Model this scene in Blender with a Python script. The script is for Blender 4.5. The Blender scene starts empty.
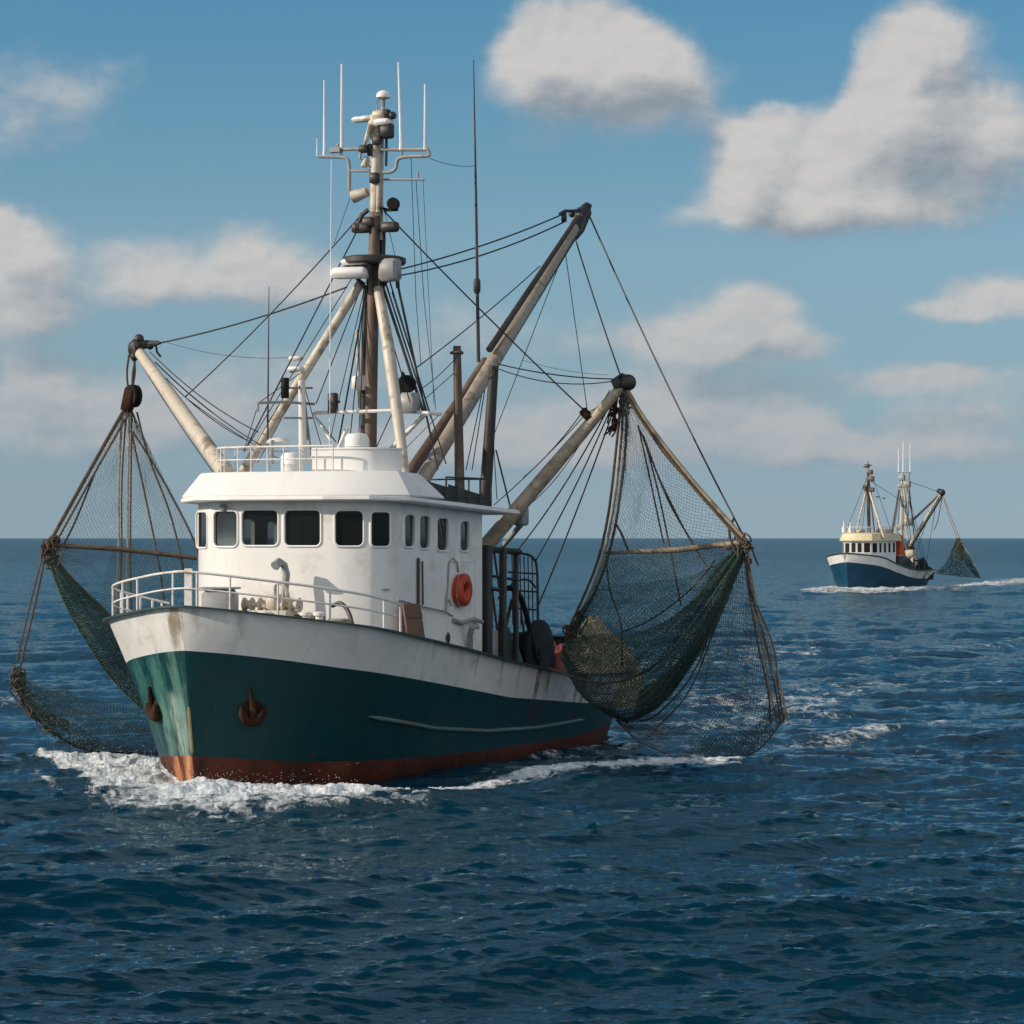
import bpy, math, random
import numpy as np
from mathutils import Vector, Matrix
from mathutils.geometry import tessellate_polygon

random.seed(7)
RNG = np.random.default_rng(11)
SC = bpy.context.scene
COL = SC.collection
R = math.radians

# ------------------------------------------------------------------ camera, sky, sun, exposure
FPX, EYE = 3000.0, 5.49                       # focal length in pixels of a 1024 frame, eye height over the water
HORIZON = 538.0
cam_d = bpy.data.cameras.new('camera')
cam_d.sensor_width = 36.0
cam_d.lens = 36.0 * FPX / 1024.0
cam_d.shift_y = (HORIZON - 512.0) / 1024.0
cam_d.clip_start, cam_d.clip_end = 0.5, 60000.0
cam = bpy.data.objects.new('camera', cam_d)
cam.location = (0, 0, EYE)
cam.rotation_euler = (R(90), 0, 0)
COL.objects.link(cam)
SC.camera = cam

SUN_EL, SUN_AZ = R(24.0), R(192.0)            # azimuth counted from +X
sun_dir = Vector((math.cos(SUN_AZ) * math.cos(SUN_EL), math.sin(SUN_AZ) * math.cos(SUN_EL), math.sin(SUN_EL)))
sun_d = bpy.data.lights.new('sun', 'SUN')
sun_d.energy, sun_d.angle, sun_d.color = 4.3, R(0.6), (1.0, 0.87, 0.72)
sun = bpy.data.objects.new('sun', sun_d)
sun.rotation_euler = sun_dir.to_track_quat('Z', 'Y').to_euler()
sun.location = sun_dir * 200
COL.objects.link(sun)

SC.view_settings.view_transform = 'Standard'
SC.view_settings.look = 'None'
SC.view_settings.exposure = 0.0
SC.view_settings.gamma = 1.0
SC.render.engine = 'CYCLES'
SC.cycles.max_bounces = 6
SC.cycles.transparent_max_bounces = 12
SC.cycles.caustics_reflective = False
SC.cycles.caustics_refractive = False


class G:
    """small node-graph writer"""
    def __init__(s, tree):
        s.t = tree; s.n = tree.nodes; s.l = tree.links

    def put(s, sock, v):
        if isinstance(v, bpy.types.NodeSocket): s.l.new(v, sock)
        elif v is not None: sock.default_value = v

    def math(s, op, a, b=None, c=None, clamp=False):
        n = s.n.new('ShaderNodeMath'); n.operation = op; n.use_clamp = clamp
        for k, v in enumerate((a, b, c)):
            if v is not None: s.put(n.inputs[k], v)
        return n.outputs[0]

    def vec(s, op, a, b=None, c=None):
        n = s.n.new('ShaderNodeVectorMath'); n.operation = op
        for k, v in enumerate((a, b, c)):
            if v is not None: s.put(n.inputs[k], v)
        return n.outputs['Value'] if op in ('LENGTH', 'DISTANCE', 'DOT_PRODUCT') else n.outputs[0]

    def noise(s, vec, scale, detail=4, rough=0.5, dim='3D', dist=0.0):
        n = s.n.new('ShaderNodeTexNoise'); n.noise_dimensions = dim
        s.put(n.inputs['Vector'], vec)
        n.inputs['Scale'].default_value = scale; n.inputs['Detail'].default_value = detail
        n.inputs['Roughness'].default_value = rough; n.inputs['Distortion'].default_value = dist
        return n.outputs['Fac']

    def step(s, v, lo, hi, a=0.0, b=1.0, kind='SMOOTHSTEP'):
        n = s.n.new('ShaderNodeMapRange'); n.interpolation_type = kind
        for k, q in zip(('Value', 'From Min', 'From Max', 'To Min', 'To Max'), (v, lo, hi, a, b)):
            s.put(n.inputs[k], q)
        return n.outputs['Result']

    def mix(s, f, a, b, mode='MIX'):
        n = s.n.new('ShaderNodeMix'); n.data_type = 'RGBA'; n.blend_type = mode
        s.put(n.inputs['Factor'], f)
        for k, v in (('A', a), ('B', b)):
            q = [i for i in n.inputs if i.name == k and i.type == 'RGBA'][0]
            s.put(q, (*v, 1.0) if isinstance(v, tuple) and len(v) == 3 else v)
        return [o for o in n.outputs if o.type == 'RGBA'][0]

    def combine(s, x, y, z):
        n = s.n.new('ShaderNodeCombineXYZ')
        for k, v in enumerate((x, y, z)): s.put(n.inputs[k], v)
        return n.outputs[0]

    def sep(s, v):
        n = s.n.new('ShaderNodeSeparateXYZ'); s.put(n.inputs[0], v)
        return n.outputs


# clouds by bearing: (azimuth, elevation, half width, half height, weight), thousandths of a radian * 3 from straight ahead
CLOUDS = [
    (812, 78, 40, 38, -0.75), (742, 136, 26, 24, 0.45), (778, 122, 28, 24, 0.5), (868, 78, 28, 34, 0.45), (905, 42, 28, 26, 0.4), (735, 190, 26, 30, 0.4),
    (520, 60, 26, 34, 0.35), (585, 20, 28, 24, 0.4), (665, 60, 28, 28, 0.4), (850, 445, 260, 34, 0.42), (500, 455, 300, 34, 0.38), (120, 430, 170, 46, 0.42),
    (700, 385, 110, 34, 0.35), (985, 385, 110, 24, 0.42), (330, 400, 120, 30, 0.35), (560, 78, 80, 58, 0.95), (645, 95, 90, 46, 0.95), (545, 30, 34, 36, 0.75),
    (708, 112, 60, 22, 0.35), (628, 40, 40, 34, 0.85), (775, 190, 72, 46, 1.0), (860, 160, 80, 64, 1.0), (915, 85, 66, 62, 1.05), (985, 150, 76, 62, 1.0),
    (925, 45, 48, 32, 0.8), (850, 218, 130, 24, 0.85), (745, 160, 30, 34, 0.6), (700, 222, 60, 12, 0.3), (25, 280, 56, 52, 0.95), (5, 240, 40, 34, 0.8),
    (30, 322, 60, 22, 0.78), (55, 95, 100, 46, 0.56), (20, 150, 70, 34, 0.36), (150, 268, 70, 34, 0.78), (258, 258, 60, 40, 0.75), (320, 285, 60, 26, 0.66),
    (715, 328, 72, 36, 1.09), (690, 345, 90, 20, 0.78), (762, 305, 36, 30, 0.7), (800, 345, 46, 14, 0.53), (968, 298, 48, 26, 0.85), (1022, 304, 44, 26, 0.75),
    (940, 315, 50, 12, 0.66), (905, 378, 90, 18, 0.78), (790, 415, 42, 38, 0.66), (960, 416, 70, 16, 0.72), (690, 405, 80, 32, 0.66), (830, 440, 160, 18, 0.53),
    (35, 385, 60, 40, 0.81), (190, 400, 120, 40, 0.56), (480, 330, 120, 40, 0.53), (560, 420, 130, 40, 0.59), (420, 440, 150, 24, 0.47), (90, 440, 120, 26, 0.47),
    (1000, 455, 120, 16, 0.47), (600, 62, 60, 40, 0.4), (905, 120, 120, 30, 0.3), (250, 295, 90, 24, 0.5), (130, 300, 80, 22, 0.4), (330, 360, 110, 26, 0.45),
    (640, 455, 200, 18, 0.4), (742, 105, 26, 20, -0.35),
]


def build_world():
    w = bpy.data.worlds.new('World'); SC.world = w; w.use_nodes = True
    t = w.node_tree; t.nodes.clear(); g = G(t)
    sky = t.nodes.new('ShaderNodeTexSky'); sky.sky_type = 'NISHITA'; sky.sun_disc = False
    sky.sun_elevation = SUN_EL; sky.sun_rotation = R(90) - SUN_AZ
    sky.altitude = 10; sky.air_density = 0.5; sky.dust_density = 0.0; sky.ozone_density = 4.0
    tc = t.nodes.new('ShaderNodeTexCoord')
    d = g.sep(tc.outputs['Generated'])
    az = g.math('ARCTAN2', d[0], d[1])
    el = g.math('ARCSINE', d[2])
    U = g.math('MULTIPLY_ADD', az, 3000.0, 512.0)
    V = g.math('MULTIPLY_ADD', el, -3000.0, 538.0)
    P = g.combine(U, V, 0.0)

    back_fill = g.step(d[1], .25, -.35)                              # unseen cloud behind and over the viewer, added denser and brighter as fill light
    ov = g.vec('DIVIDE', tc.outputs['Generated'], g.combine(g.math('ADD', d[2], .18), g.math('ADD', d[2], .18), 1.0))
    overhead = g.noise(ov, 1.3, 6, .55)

    def density(du, dv):
        q = g.vec('ADD', P, (du, dv, 0.0))
        warp = t.nodes.new('ShaderNodeTexNoise'); g.put(warp.inputs['Vector'], q)
        warp.inputs['Scale'].default_value = 0.013; warp.inputs['Detail'].default_value = 5; warp.inputs['Roughness'].default_value = .55
        q2 = g.vec('MULTIPLY_ADD', g.vec('SUBTRACT', warp.outputs['Color'], (.5, .5, .5)), (44, 36, 0), q)
        acc = None
        for cx, cy, rx, ry, a in CLOUDS:
            dd = g.vec('MULTIPLY', g.vec('SUBTRACT', q2, (cx, cy, 0)), (1.16 / rx, 1.16 / ry, 0))
            e = g.math('EXPONENT', g.math('MULTIPLY', g.vec('DOT_PRODUCT', dd, dd), -0.85))
            acc = g.math('MULTIPLY', e, a) if acc is None else g.math('MULTIPLY_ADD', e, a, acc)
        fb = g.noise(g.vec('MULTIPLY', q, (1, 1.35, 1)), 0.016, 7, .56)
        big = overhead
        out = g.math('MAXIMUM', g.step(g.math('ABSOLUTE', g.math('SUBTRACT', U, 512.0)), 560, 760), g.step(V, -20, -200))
        wild = g.math('MULTIPLY', g.step(big, g.math('SUBTRACT', .45, g.math('MULTIPLY', back_fill, .13)), g.math('SUBTRACT', .63, g.math('MULTIPLY', back_fill, .15))), g.math('MULTIPLY', out, .8))
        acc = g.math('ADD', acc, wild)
        return g.math('ADD', acc, g.math('MULTIPLY', g.math('SUBTRACT', fb, .5), 0.72)), fb

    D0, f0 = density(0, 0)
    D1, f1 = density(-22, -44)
    grad = g.math('SUBTRACT', D0, D1)
    mask = g.step(D0, 0.17, g.step(grad, -.35, .3, 1.05, .95, 'LINEAR'))
    f2 = g.noise(g.vec('MULTIPLY', g.vec('ADD', P, (-7.0, -9.0, 0.0)), (1, 1.35, 1)), 0.016, 7, .56)
    puff = g.step(g.math('SUBTRACT', f0, f2), -.13, .13)
    lit = g.math('MULTIPLY_ADD', g.step(grad, -0.72, 0.58), .80, g.math('MULTIPLY', puff, .20))
    lit = g.math('MULTIPLY_ADD', g.step(D0, .4, 1.4), 0.06, lit)
    low = g.step(V, 180, 500)                                   # clouds nearer the horizon are dimmer through more air
    warm = g.mix(low, (.625, .60, .58), (.42, .45, .475))
    cool = g.mix(low, (.25, .295, .34), (.25, .335, .40))
    ccol = g.mix(g.math('MAXIMUM', lit, 0.0), cool, warm)
    bs = t.nodes.new('ShaderNodeBackground'); bs.inputs['Strength'].default_value = 0.1
    tint = (.80, 1.25, 1.10, 1.0)                               # grade of the air, by elevation
    for v0, v1, c in ((-500, 5, (1.0, 1.41, 1.09)), (5, 250, (1.37, 1.26, .89)), (250, 380, (1.06, .93, .72)), (380, 480, (.74, .69, .65)), (480, 535, (.59, .61, .66))):
        tint = g.mix(g.step(V, v0, v1, kind='LINEAR'), tint, c)
    g.put(bs.inputs['Color'], g.mix(1.0, sky.outputs['Color'], tint, 'MULTIPLY'))
    bc = t.nodes.new('ShaderNodeBackground'); g.put(bc.inputs['Strength'], g.math('MULTIPLY_ADD', back_fill, .85, 1.0))  # unseen cloud behind the viewer brightened to lift the shaded port side
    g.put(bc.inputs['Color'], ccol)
    mx = t.nodes.new('ShaderNodeMixShader')
    fade = g.step(el, 0.002, 0.03, 0.25, .93)
    g.put(mx.inputs[0], g.math('MULTIPLY', mask, fade))
    t.links.new(bs.outputs[0], mx.inputs[1]); t.links.new(bc.outputs[0], mx.inputs[2])
    o = t.nodes.new('ShaderNodeOutputWorld'); t.links.new(mx.outputs[0], o.inputs[0])
    w.cycles.sampling_method = 'MANUAL'; w.cycles.sample_map_resolution = 512


build_world()


# ------------------------------------------------------------------ materials
def new_mat(name):
    m = bpy.data.materials.new(name); m.use_nodes = True
    t = m.node_tree; b = t.nodes['Principled BSDF']
    return m, G(t), b


def paint(name, col, rough=.5, metal=0.0, dirt=(.10, .06, .035), dirt_amt=.35, scale=3.0, streak=0.0, streak_col=(.16, .065, .02),
          vary=.12, bump=.0, spec=.5, coords='Object', thr=.60):
    """worn paint / metal / rope: base colour, blotchy wear and, if asked, runs of rust down the local vertical"""
    m, g, b = new_mat(name)
    tc = g.n.new('ShaderNodeTexCoord'); v = tc.outputs[coords]
    n1 = g.noise(v, scale, 6, .62)
    n2 = g.noise(v, scale * .23, 3, .5)
    c = g.mix(g.step(n2, .3, .7), tuple(x * (1 - vary) for x in col), tuple(min(1, x * (1 + vary)) for x in col))
    blot = g.math('MULTIPLY', g.step(g.math('MULTIPLY_ADD', n2, .5, g.math('MULTIPLY', n1, .6)), thr - .06, thr + .12), dirt_amt)
    c = g.mix(blot, c, dirt)
    if streak > 0:
        sv = g.vec('MULTIPLY', v, (1.0, 1.0, .07))
        s1 = g.noise(sv, 7.0, 4, .6); s2 = g.noise(v, .55, 3, .6)
        st = g.math('MULTIPLY', g.step(s1, .56, .76), g.step(s2, .47, .66))
        c = g.mix(g.math('MULTIPLY', st, streak), c, streak_col)
        s3 = g.noise(sv, 2.6, 5, .65)
        c = g.mix(g.math('MULTIPLY', g.step(s3, .45, .75), min(.35, streak * .4)), c, tuple(x * .62 for x in col))
    g.put(b.inputs['Base Color'], c)
    g.put(b.inputs['Roughness'], g.step(n1, .3, .7, max(0.02, rough - .08), min(1, rough + .12), 'LINEAR'))
    b.inputs['Metallic'].default_value = metal
    b.inputs['Specular IOR Level'].default_value = spec
    if bump > 0:
        bn = g.n.new('ShaderNodeBump'); bn.inputs['Distance'].default_value = bump; bn.inputs['Strength'].default_value = .8
        g.put(bn.inputs['Height'], n1); g.l.new(bn.outputs[0], b.inputs['Normal'])
    return m


def hull_paint(name, col, rough, dirt_amt, streak, stains_and_light=(), dirt=(.11, .075, .045), thr=.62, spec=.5):
    """hull plating: faint plate seams, scuffs, rust runs; stains = (p, s, top z, length, half width, colour, amount) runs at fixed spots, wear and painted sunlight"""
    m = paint(name, col, rough, dirt=dirt, dirt_amt=dirt_amt, scale=2.2, streak=streak, vary=.12, thr=thr, spec=spec)
    g = G(m.node_tree); b = m.node_tree.nodes['Principled BSDF']
    tc = g.n.new('ShaderNodeTexCoord'); v = tc.outputs['Object']
    src = b.inputs['Base Color'].links[0].from_socket
    xyz = g.sep(v)
    wob = g.noise(g.vec('MULTIPLY', v, (1, 1, .06)), 6.0, 5, .7)
    blotch = g.noise(v, 1.9, 6, .65)
    for (p, s, z1, ln, w, colr, amt) in stains_and_light:
        if p is None:                                           # anywhere on the port side at this distance aft
            dist = g.math('ADD', g.math('ABSOLUTE', g.math('SUBTRACT', xyz[1], s)), g.step(xyz[0], 1.0, .5, 0, 9.0))
        else:
            dist = g.vec('LENGTH', g.vec('MULTIPLY', g.vec('SUBTRACT', v, (p, s, 0)), (1, 1, 0)))
        f = g.step(g.math('MULTIPLY_ADD', g.math('SUBTRACT', wob, .5), w * 2.2, dist), w * 1.15, w * .5)
        run = g.step(g.math('MULTIPLY_ADD', g.math('SUBTRACT', wob, .5), ln * 2.0, xyz[2]), z1 - ln, z1 - ln * .35)
        f = g.math('MULTIPLY', f, g.math('MULTIPLY', run, g.step(xyz[2], z1 + .25, z1 - .05)))
        f = g.math('MULTIPLY', f, g.step(blotch, .32, .52, .5, 1.0))
        src = g.mix(g.math('MULTIPLY', f, amt), src, colr)
    seam = g.math('ABSOLUTE', g.math('SUBTRACT', g.math('FRACT', g.math('MULTIPLY', xyz[1], .55)), .5))
    src = g.mix(g.step(seam, .012, .0, 0, .22), src, tuple(x * .4 for x in col))
    g.put(b.inputs['Base Color'], src)
    bn = g.n.new('ShaderNodeBump'); bn.inputs['Distance'].default_value = .02; bn.inputs['Strength'].default_value = .6
    g.put(bn.inputs['Height'], g.math('MULTIPLY_ADD', g.step(seam, .02, .0), .12, g.noise(v, 1.1, 3, .5))); g.l.new(bn.outputs[0], b.inputs['Normal'])
    return m


M = {}
M['white'] = paint('white_paint', (.80, .79, .76), .42, dirt=(.40, .35, .27), dirt_amt=.40, scale=1.8, streak=.42, streak_col=(.40, .29, .18), vary=.05, thr=.60)
M['roof_white'] = paint('roof_white_paint', (.80, .79, .76), .40, dirt=(.45, .40, .32), dirt_amt=.22, scale=1.6, streak=.20, streak_col=(.5, .42, .3), vary=.03)
M['rail_white'] = paint('rail_white_paint', (.76, .74, .70), .45, dirt=(.30, .17, .08), dirt_amt=.5, scale=6.0, vary=.06)
M['hull_white'] = hull_paint('hull_white_paint', (.66, .655, .63), .45, .45, .60,
    [(-.22, -.45, 4.0, 1.25, .26, (.17, .135, .08), .9), (-.5, -.25, 4.0, .8, .14, (.24, .20, .13), .6), (.30, -.40, 4.0, .7, .14, (.24, .20, .13), .5),
     (None, 10.75, 2.35, 1.3, .15, (.19, .085, .03), .95), (None, 11.35, 2.3, 1.2, .12, (.19, .085, .03), .85), (None, 11.05, 2.3, .9, .20, (.40, .30, .19), .6), (None, 13.2, 2.1, 1.2, .13, (.17, .08, .03), .95), (None, 13.65, 2.1, 1.2, .14, (.15, .065, .025), .95), (None, 14.6, 2.05, 1.0, .10, (.2, .08, .03), .8),
     (None, 8.6, 2.6, .8, .06, (.33, .28, .2), .7), (None, 7.2, 2.9, .9, .05, (.3, .24, .15), .55), (None, 9.6, 2.5, .9, .05, (.3, .22, .13), .6), (None, 4.9, 3.2, .6, .10, (.40, .37, .31), .5), (None, 12.2, 2.2, .9, .12, (.42, .36, .27), .6)],
    dirt=(.26, .21, .15), thr=.59)
M['hull_green'] = hull_paint('hull_green_paint', (.0032, .040, .044), .42, .25, .30,
    [(None, 10.8, 1.6, 1.5, .20, (.045, .026, .013), .95), (None, 11.3, 1.5, 1.2, .12, (.045, .028, .015), .8), (None, 9.2, 1.8, 1.2, .05, (.02, .02, .016), .8), (None, 13.4, 1.4, 1.2, .16, (.035, .022, .013), .8), (None, 14.8, 1.3, .9, .07, (.04, .025, .015), .7),
     (None, 12.1, .9, 1.0, .5, (.02, .045, .04), .5),
     (-.45, .2, 1.9, 2.0, .45, (.25, .34, .29), .9), (-1.0, .8, 2.1, 2.0, .40, (.17, .28, .235), .8), (-.3, 0, 2.95, 2.4, .35, (.11, .22, .185), .7), (-1.1, .5, 2.95, 2.6, .45, (.06, .175, .148), .8), (-1.9, 1.1, 2.9, 2.6, .5, (.05, .155, .13), .8)],  # faded paint, with sunlight on the starboard face painted into the same runs
    dirt=(.03, .035, .03), thr=.60, spec=.22)
M['hull_red'] = hull_paint('hull_red_paint', (.105, .026, .014), .65, .8, .7,
    [(-.30, .2, .8, 1.6, .30, (.55, .27, .12), .9), (-.8, .8, .75, 1.4, .35, (.48, .21, .09), .85), (.10, .1, .85, 1.5, .10, (.025, .015, .010), .95), (None, 2.4, .6, 1.0, .35, (.15, .05, .025), .7), (None, 6.0, .5, 1.0, .9, (.05, .016, .010), .7)], dirt=(.03, .016, .011), thr=.52, spec=.2)
M['stem_rust'] = paint('yellowed_stem', (.34, .25, .12), .6, dirt=(.12, .07, .03), dirt_amt=.7, scale=9)
M['trim_green'] = paint('trim_green_paint', (.012, .05, .048), .45, dirt=(.10, .07, .05), dirt_amt=.3, scale=4)
M['strake'] = paint('strake_paint', (.08, .15, .14), .5, dirt=(.12, .07, .04), dirt_amt=.6, scale=3)
M['deck'] = paint('deck_paint', (.19, .20, .19), .7, dirt=(.12, .08, .05), dirt_amt=.6, scale=1.3)
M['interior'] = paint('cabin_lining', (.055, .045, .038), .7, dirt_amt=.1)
M['brown_pole'] = paint('brown_mast_paint', (.115, .075, .052), .5, dirt=(.25, .20, .15), dirt_amt=.35, scale=5, streak=.2, vary=.2)
M['cream_pole'] = paint('cream_pole_paint', (.58, .52, .42), .5, dirt=(.13, .075, .04), dirt_amt=.75, scale=3.4, vary=.12, thr=0.585)
M['wood_pole'] = paint('weathered_boom', (.46, .38, .27), .55, dirt=(.15, .10, .065), dirt_amt=.6, scale=6.0, vary=.15, thr=0.575)
M['steel_pole'] = paint('bare_boom_steel', (.40, .34, .27), .42, metal=.2, dirt=(.11, .08, .055), dirt_amt=.6, scale=5.5, vary=.15, thr=0.580)
M['dark_steel'] = paint('dark_steel', (.045, .043, .042), .5, metal=.4, dirt=(.12, .065, .035), dirt_amt=.5, scale=5)
M['black'] = paint('black_rubber', (.014, .014, .015), .65, dirt_amt=.12, spec=.15)
M['rust'] = paint('rusty_iron', (.034, .016, .010), .85, spec=.15, dirt=(.05, .03, .02), dirt_amt=.7, scale=9, vary=.3, bump=.01)
M['cable'] = paint('steel_cable', (.05, .05, .052), .5, metal=.5, dirt_amt=.2)
M['rope'] = paint('tarred_rope', (.10, .072, .048), .85, dirt=(.035, .028, .022), dirt_amt=.8, scale=7, vary=.25, bump=.01)
M['pale_rope'] = paint('pale_rope', (.33, .27, .19), .85, dirt=(.12, .085, .05), dirt_amt=.8, scale=6, vary=.2, bump=.01)
M['net'] = paint('green_twine', (.030, .066, .055), .8, dirt=(.10, .085, .05), dirt_amt=.5, scale=2.5, vary=.3)
M['net_bag'] = paint('dark_green_twine', (.040, .084, .070), .8, dirt=(.10, .095, .05), dirt_amt=.45, scale=3.0, vary=.35)
M['net_thin'] = paint('grey_twine', (.060, .068, .066), .8, dirt_amt=.2)
M['orange'] = paint('orange_ring_paint', (.46, .045, .016), .5, dirt=(.25, .06, .03), dirt_amt=.4, scale=5)
M['red'] = paint('red_plastic', (.20, .035, .03), .5, dirt_amt=.35)
M['grey'] = paint('grey_paint', (.30, .31, .31), .5, dirt=(.15, .10, .06), dirt_amt=.5, scale=4)
M['wood'] = paint('brown_board', (.16, .085, .045), .65, dirt=(.06, .04, .03), dirt_amt=.6, scale=4)
M['tan'] = paint('tan_sunlit_deck', (.40, .34, .23), .9, dirt=(.16, .15, .10), dirt_amt=.7, scale=6, vary=.25, bump=.03)
M['antenna'] = paint('white_fibreglass', (.78, .78, .78), .4, dirt_amt=.05)
M['far_blue'] = paint('blue_hull_paint', (.004, .046, .088), .42, dirt_amt=.25, streak=.2, spec=.2)
M['far_cream'] = paint('cream_roof_paint', (.66, .57, .36), .5, dirt_amt=.2)
M['far_red'] = paint('far_orange_tarp', (.55, .09, .02), .6)
M['gull'] = paint('gull_feathers', (.25, .25, .26), .8, dirt_amt=.1)


def glass():
    m, g, b = new_mat('tinted_glass')
    b.inputs['Base Color'].default_value = (.02, .024, .026, 1)
    b.inputs['Roughness'].default_value = .04
    b.inputs['IOR'].default_value = 1.5
    tr = g.n.new('ShaderNodeBsdfTransparent'); tr.inputs[0].default_value = (.62, .64, .63, 1)
    mx = g.n.new('ShaderNodeMixShader')
    lw = g.n.new('ShaderNodeLayerWeight'); lw.inputs[0].default_value = .35
    g.put(mx.inputs[0], g.step(lw.outputs['Fresnel'], 0, .6, .70, .10, 'LINEAR'))
    g.l.new(b.outputs[0], mx.inputs[1]); g.l.new(tr.outputs[0], mx.inputs[2])
    g.l.new(mx.outputs[0], g.n['Material Output'].inputs[0])
    return m


M['glass'] = glass()


# ------------------------------------------------------------------ mesh helpers
class MB:
    def __init__(s):
        s.v, s.f, s.m, s.c = [], [], [], 0

    def add(s, verts, faces, mat=0):
        verts = [tuple(map(float, q)) for q in verts]
        s.f += [tuple(i + s.c for i in f) for f in faces]
        s.m += [mat] * len(faces)
        s.v += verts; s.c += len(verts)
        return s

    def box(s, c, size, rz=0.0, mat=0, tilt=None, bev=0.0):
        hx, hy, hz = (q / 2 for q in size)
        rot = Matrix.Rotation(rz, 3, 'Z')
        if tilt is not None: rot = rot @ Matrix.Rotation(tilt[0], 3, 'X') @ Matrix.Rotation(tilt[1], 3, 'Y')
        c = Vector(c)
        if bev <= 0:
            pts = [(x, y, z) for z in (-hz, hz) for x, y in ((-hx, -hy), (hx, -hy), (hx, hy), (-hx, hy))]
            fs = [(3, 2, 1, 0), (4, 5, 6, 7), (0, 1, 5, 4), (1, 2, 6, 5), (2, 3, 7, 6), (3, 0, 4, 7)]
        else:
            e = bev
            def ring(z, k): return [(-hx + k, -hy + e * 0 + k * 0 - 0, z)] if False else [
                (-hx + e + k, -hy + k, z), (hx - e - k, -hy + k, z), (hx - k, -hy + e + k, z), (hx - k, hy - e - k, z),
                (hx - e - k, hy - k, z), (-hx + e + k, hy - k, z), (-hx + k, hy - e - k, z), (-hx + k, -hy + e + k, z)]
            pts = ring(-hz, e * .7) + ring(-hz + e, 0) + ring(hz - e, 0) + ring(hz, e * .7)
            fs = [tuple(range(7, -1, -1)), tuple(range(24, 32))]
            for r in range(3):
                for i in range(8):
                    j = (i + 1) % 8
                    fs.append((r * 8 + i, r * 8 + j, r * 8 + 8 + j, r * 8 + 8 + i))
        return s.add([c + rot @ Vector(q) for q in pts], fs, mat)

    def tube(s, path, r, n=8, mat=0, cap=True, closed=False):
        P = [Vector(q) for q in path]
        rs = r if hasattr(r, '__len__') else [r] * len(P)
        k = len(P)
        rings = []
        up = None
        for i in range(k):
            a = P[(i - 1) % k] if (closed or i > 0) else P[i]
            b = P[(i + 1) % k] if (closed or i < k - 1) else P[i]
            t = (b - a)
            t = t.normalized() if t.length > 1e-9 else Vector((0, 0, 1))
            if up is None:
                up = Vector((0, 0, 1)) if abs(t.z) < .9 else Vector((1, 0, 0))
            x = t.cross(up)
            if x.length < 1e-5: x = t.cross(Vector((1, .3, 0)))
            x.normalize(); y = x.cross(t).normalized(); up = y
            rings.append([P[i] + (x * math.cos(2 * math.pi * j / n) + y * math.sin(2 * math.pi * j / n)) * rs[i] for j in range(n)])
        v = [q for rg in rings for q in rg]
        f = []
        for i in range(k if closed else k - 1):
            i2 = (i + 1) % k
            for j in range(n):
                j2 = (j + 1) % n
                f.append((i * n + j, i * n + j2, i2 * n + j2, i2 * n + j))
        if cap and not closed:
            f.append(tuple(range(n - 1, -1, -1))); f.append(tuple((k - 1) * n + j for j in range(n)))
        return s.add(v, f, mat)

    def lathe(s, prof, c=(0, 0, 0), axis=(0, 0, 1), n=16, mat=0):
        """prof: (radius, height) along the axis"""
        ax = Vector(axis).normalized()
        q = Vector((0, 0, 1)).rotation_difference(ax)
        v = [Vector(c) + q @ Vector((r * math.cos(2 * math.pi * j / n), r * math.sin(2 * math.pi * j / n), h)) for r, h in prof for j in range(n)]
        f = []
        for i in range(len(prof) - 1):
            for j in range(n):
                j2 = (j + 1) % n
                f.append((i * n + j, i * n + j2, (i + 1) * n + j2, (i + 1) * n + j))
        f.append(tuple(range(n - 1, -1, -1))); f.append(tuple((len(prof) - 1) * n + j for j in range(n)))
        return s.add(v, f, mat)

    def ball(s, c, r, n=12, mat=0, sq=(1, 1, 1)):
        pr = [(max(1e-3, r * math.sin(math.pi * i / n)), -r * math.cos(math.pi * i / n)) for i in range(n + 1)]
        m0 = MB().lathe(pr, (0, 0, 0), n=n + 4)
        return s.add([(c[0] + x * sq[0], c[1] + y * sq[1], c[2] + z * sq[2]) for x, y, z in m0.v], m0.f, mat)

    def grid(s, rows, mat=0, closed=False):
        n = len(rows[0]); v = [q for r in rows for q in r]; f = []
        for i in range(len(rows) - 1):
            for j in range(n if closed else n - 1):
                j2 = (j + 1) % n
                f.append((i * n + j, i * n + j2, (i + 1) * n + j2, (i + 1) * n + j))
        return s.add(v, f, mat)

    def build(s, name, mats, parent=None, off=(0, 0, 0), smooth=True, angle=40, frame=None):
        me = bpy.data.meshes.new(name)
        o3 = np.array(off, float)
        me.from_pydata([tuple(np.array(q) - o3) for q in s.v], [], s.f)
        for m in (mats if isinstance(mats, (list, tuple)) else [mats]): me.materials.append(m)
        me.polygons.foreach_set('material_index', s.m)
        if smooth:
            me.polygons.foreach_set('use_smooth', [True] * len(me.polygons))
            me.set_sharp_from_angle(angle=R(angle))
        me.update()
        ob = bpy.data.objects.new(name, me); COL.objects.link(ob)
        if parent is not None: ob.parent = parent
        return ob


def tag(o, label=None, cat=None, group=None, kind=None):
    for k, v in (('label', label), ('category', cat), ('group', group), ('kind', kind)):
        if v: o[k] = v
    return o


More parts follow.
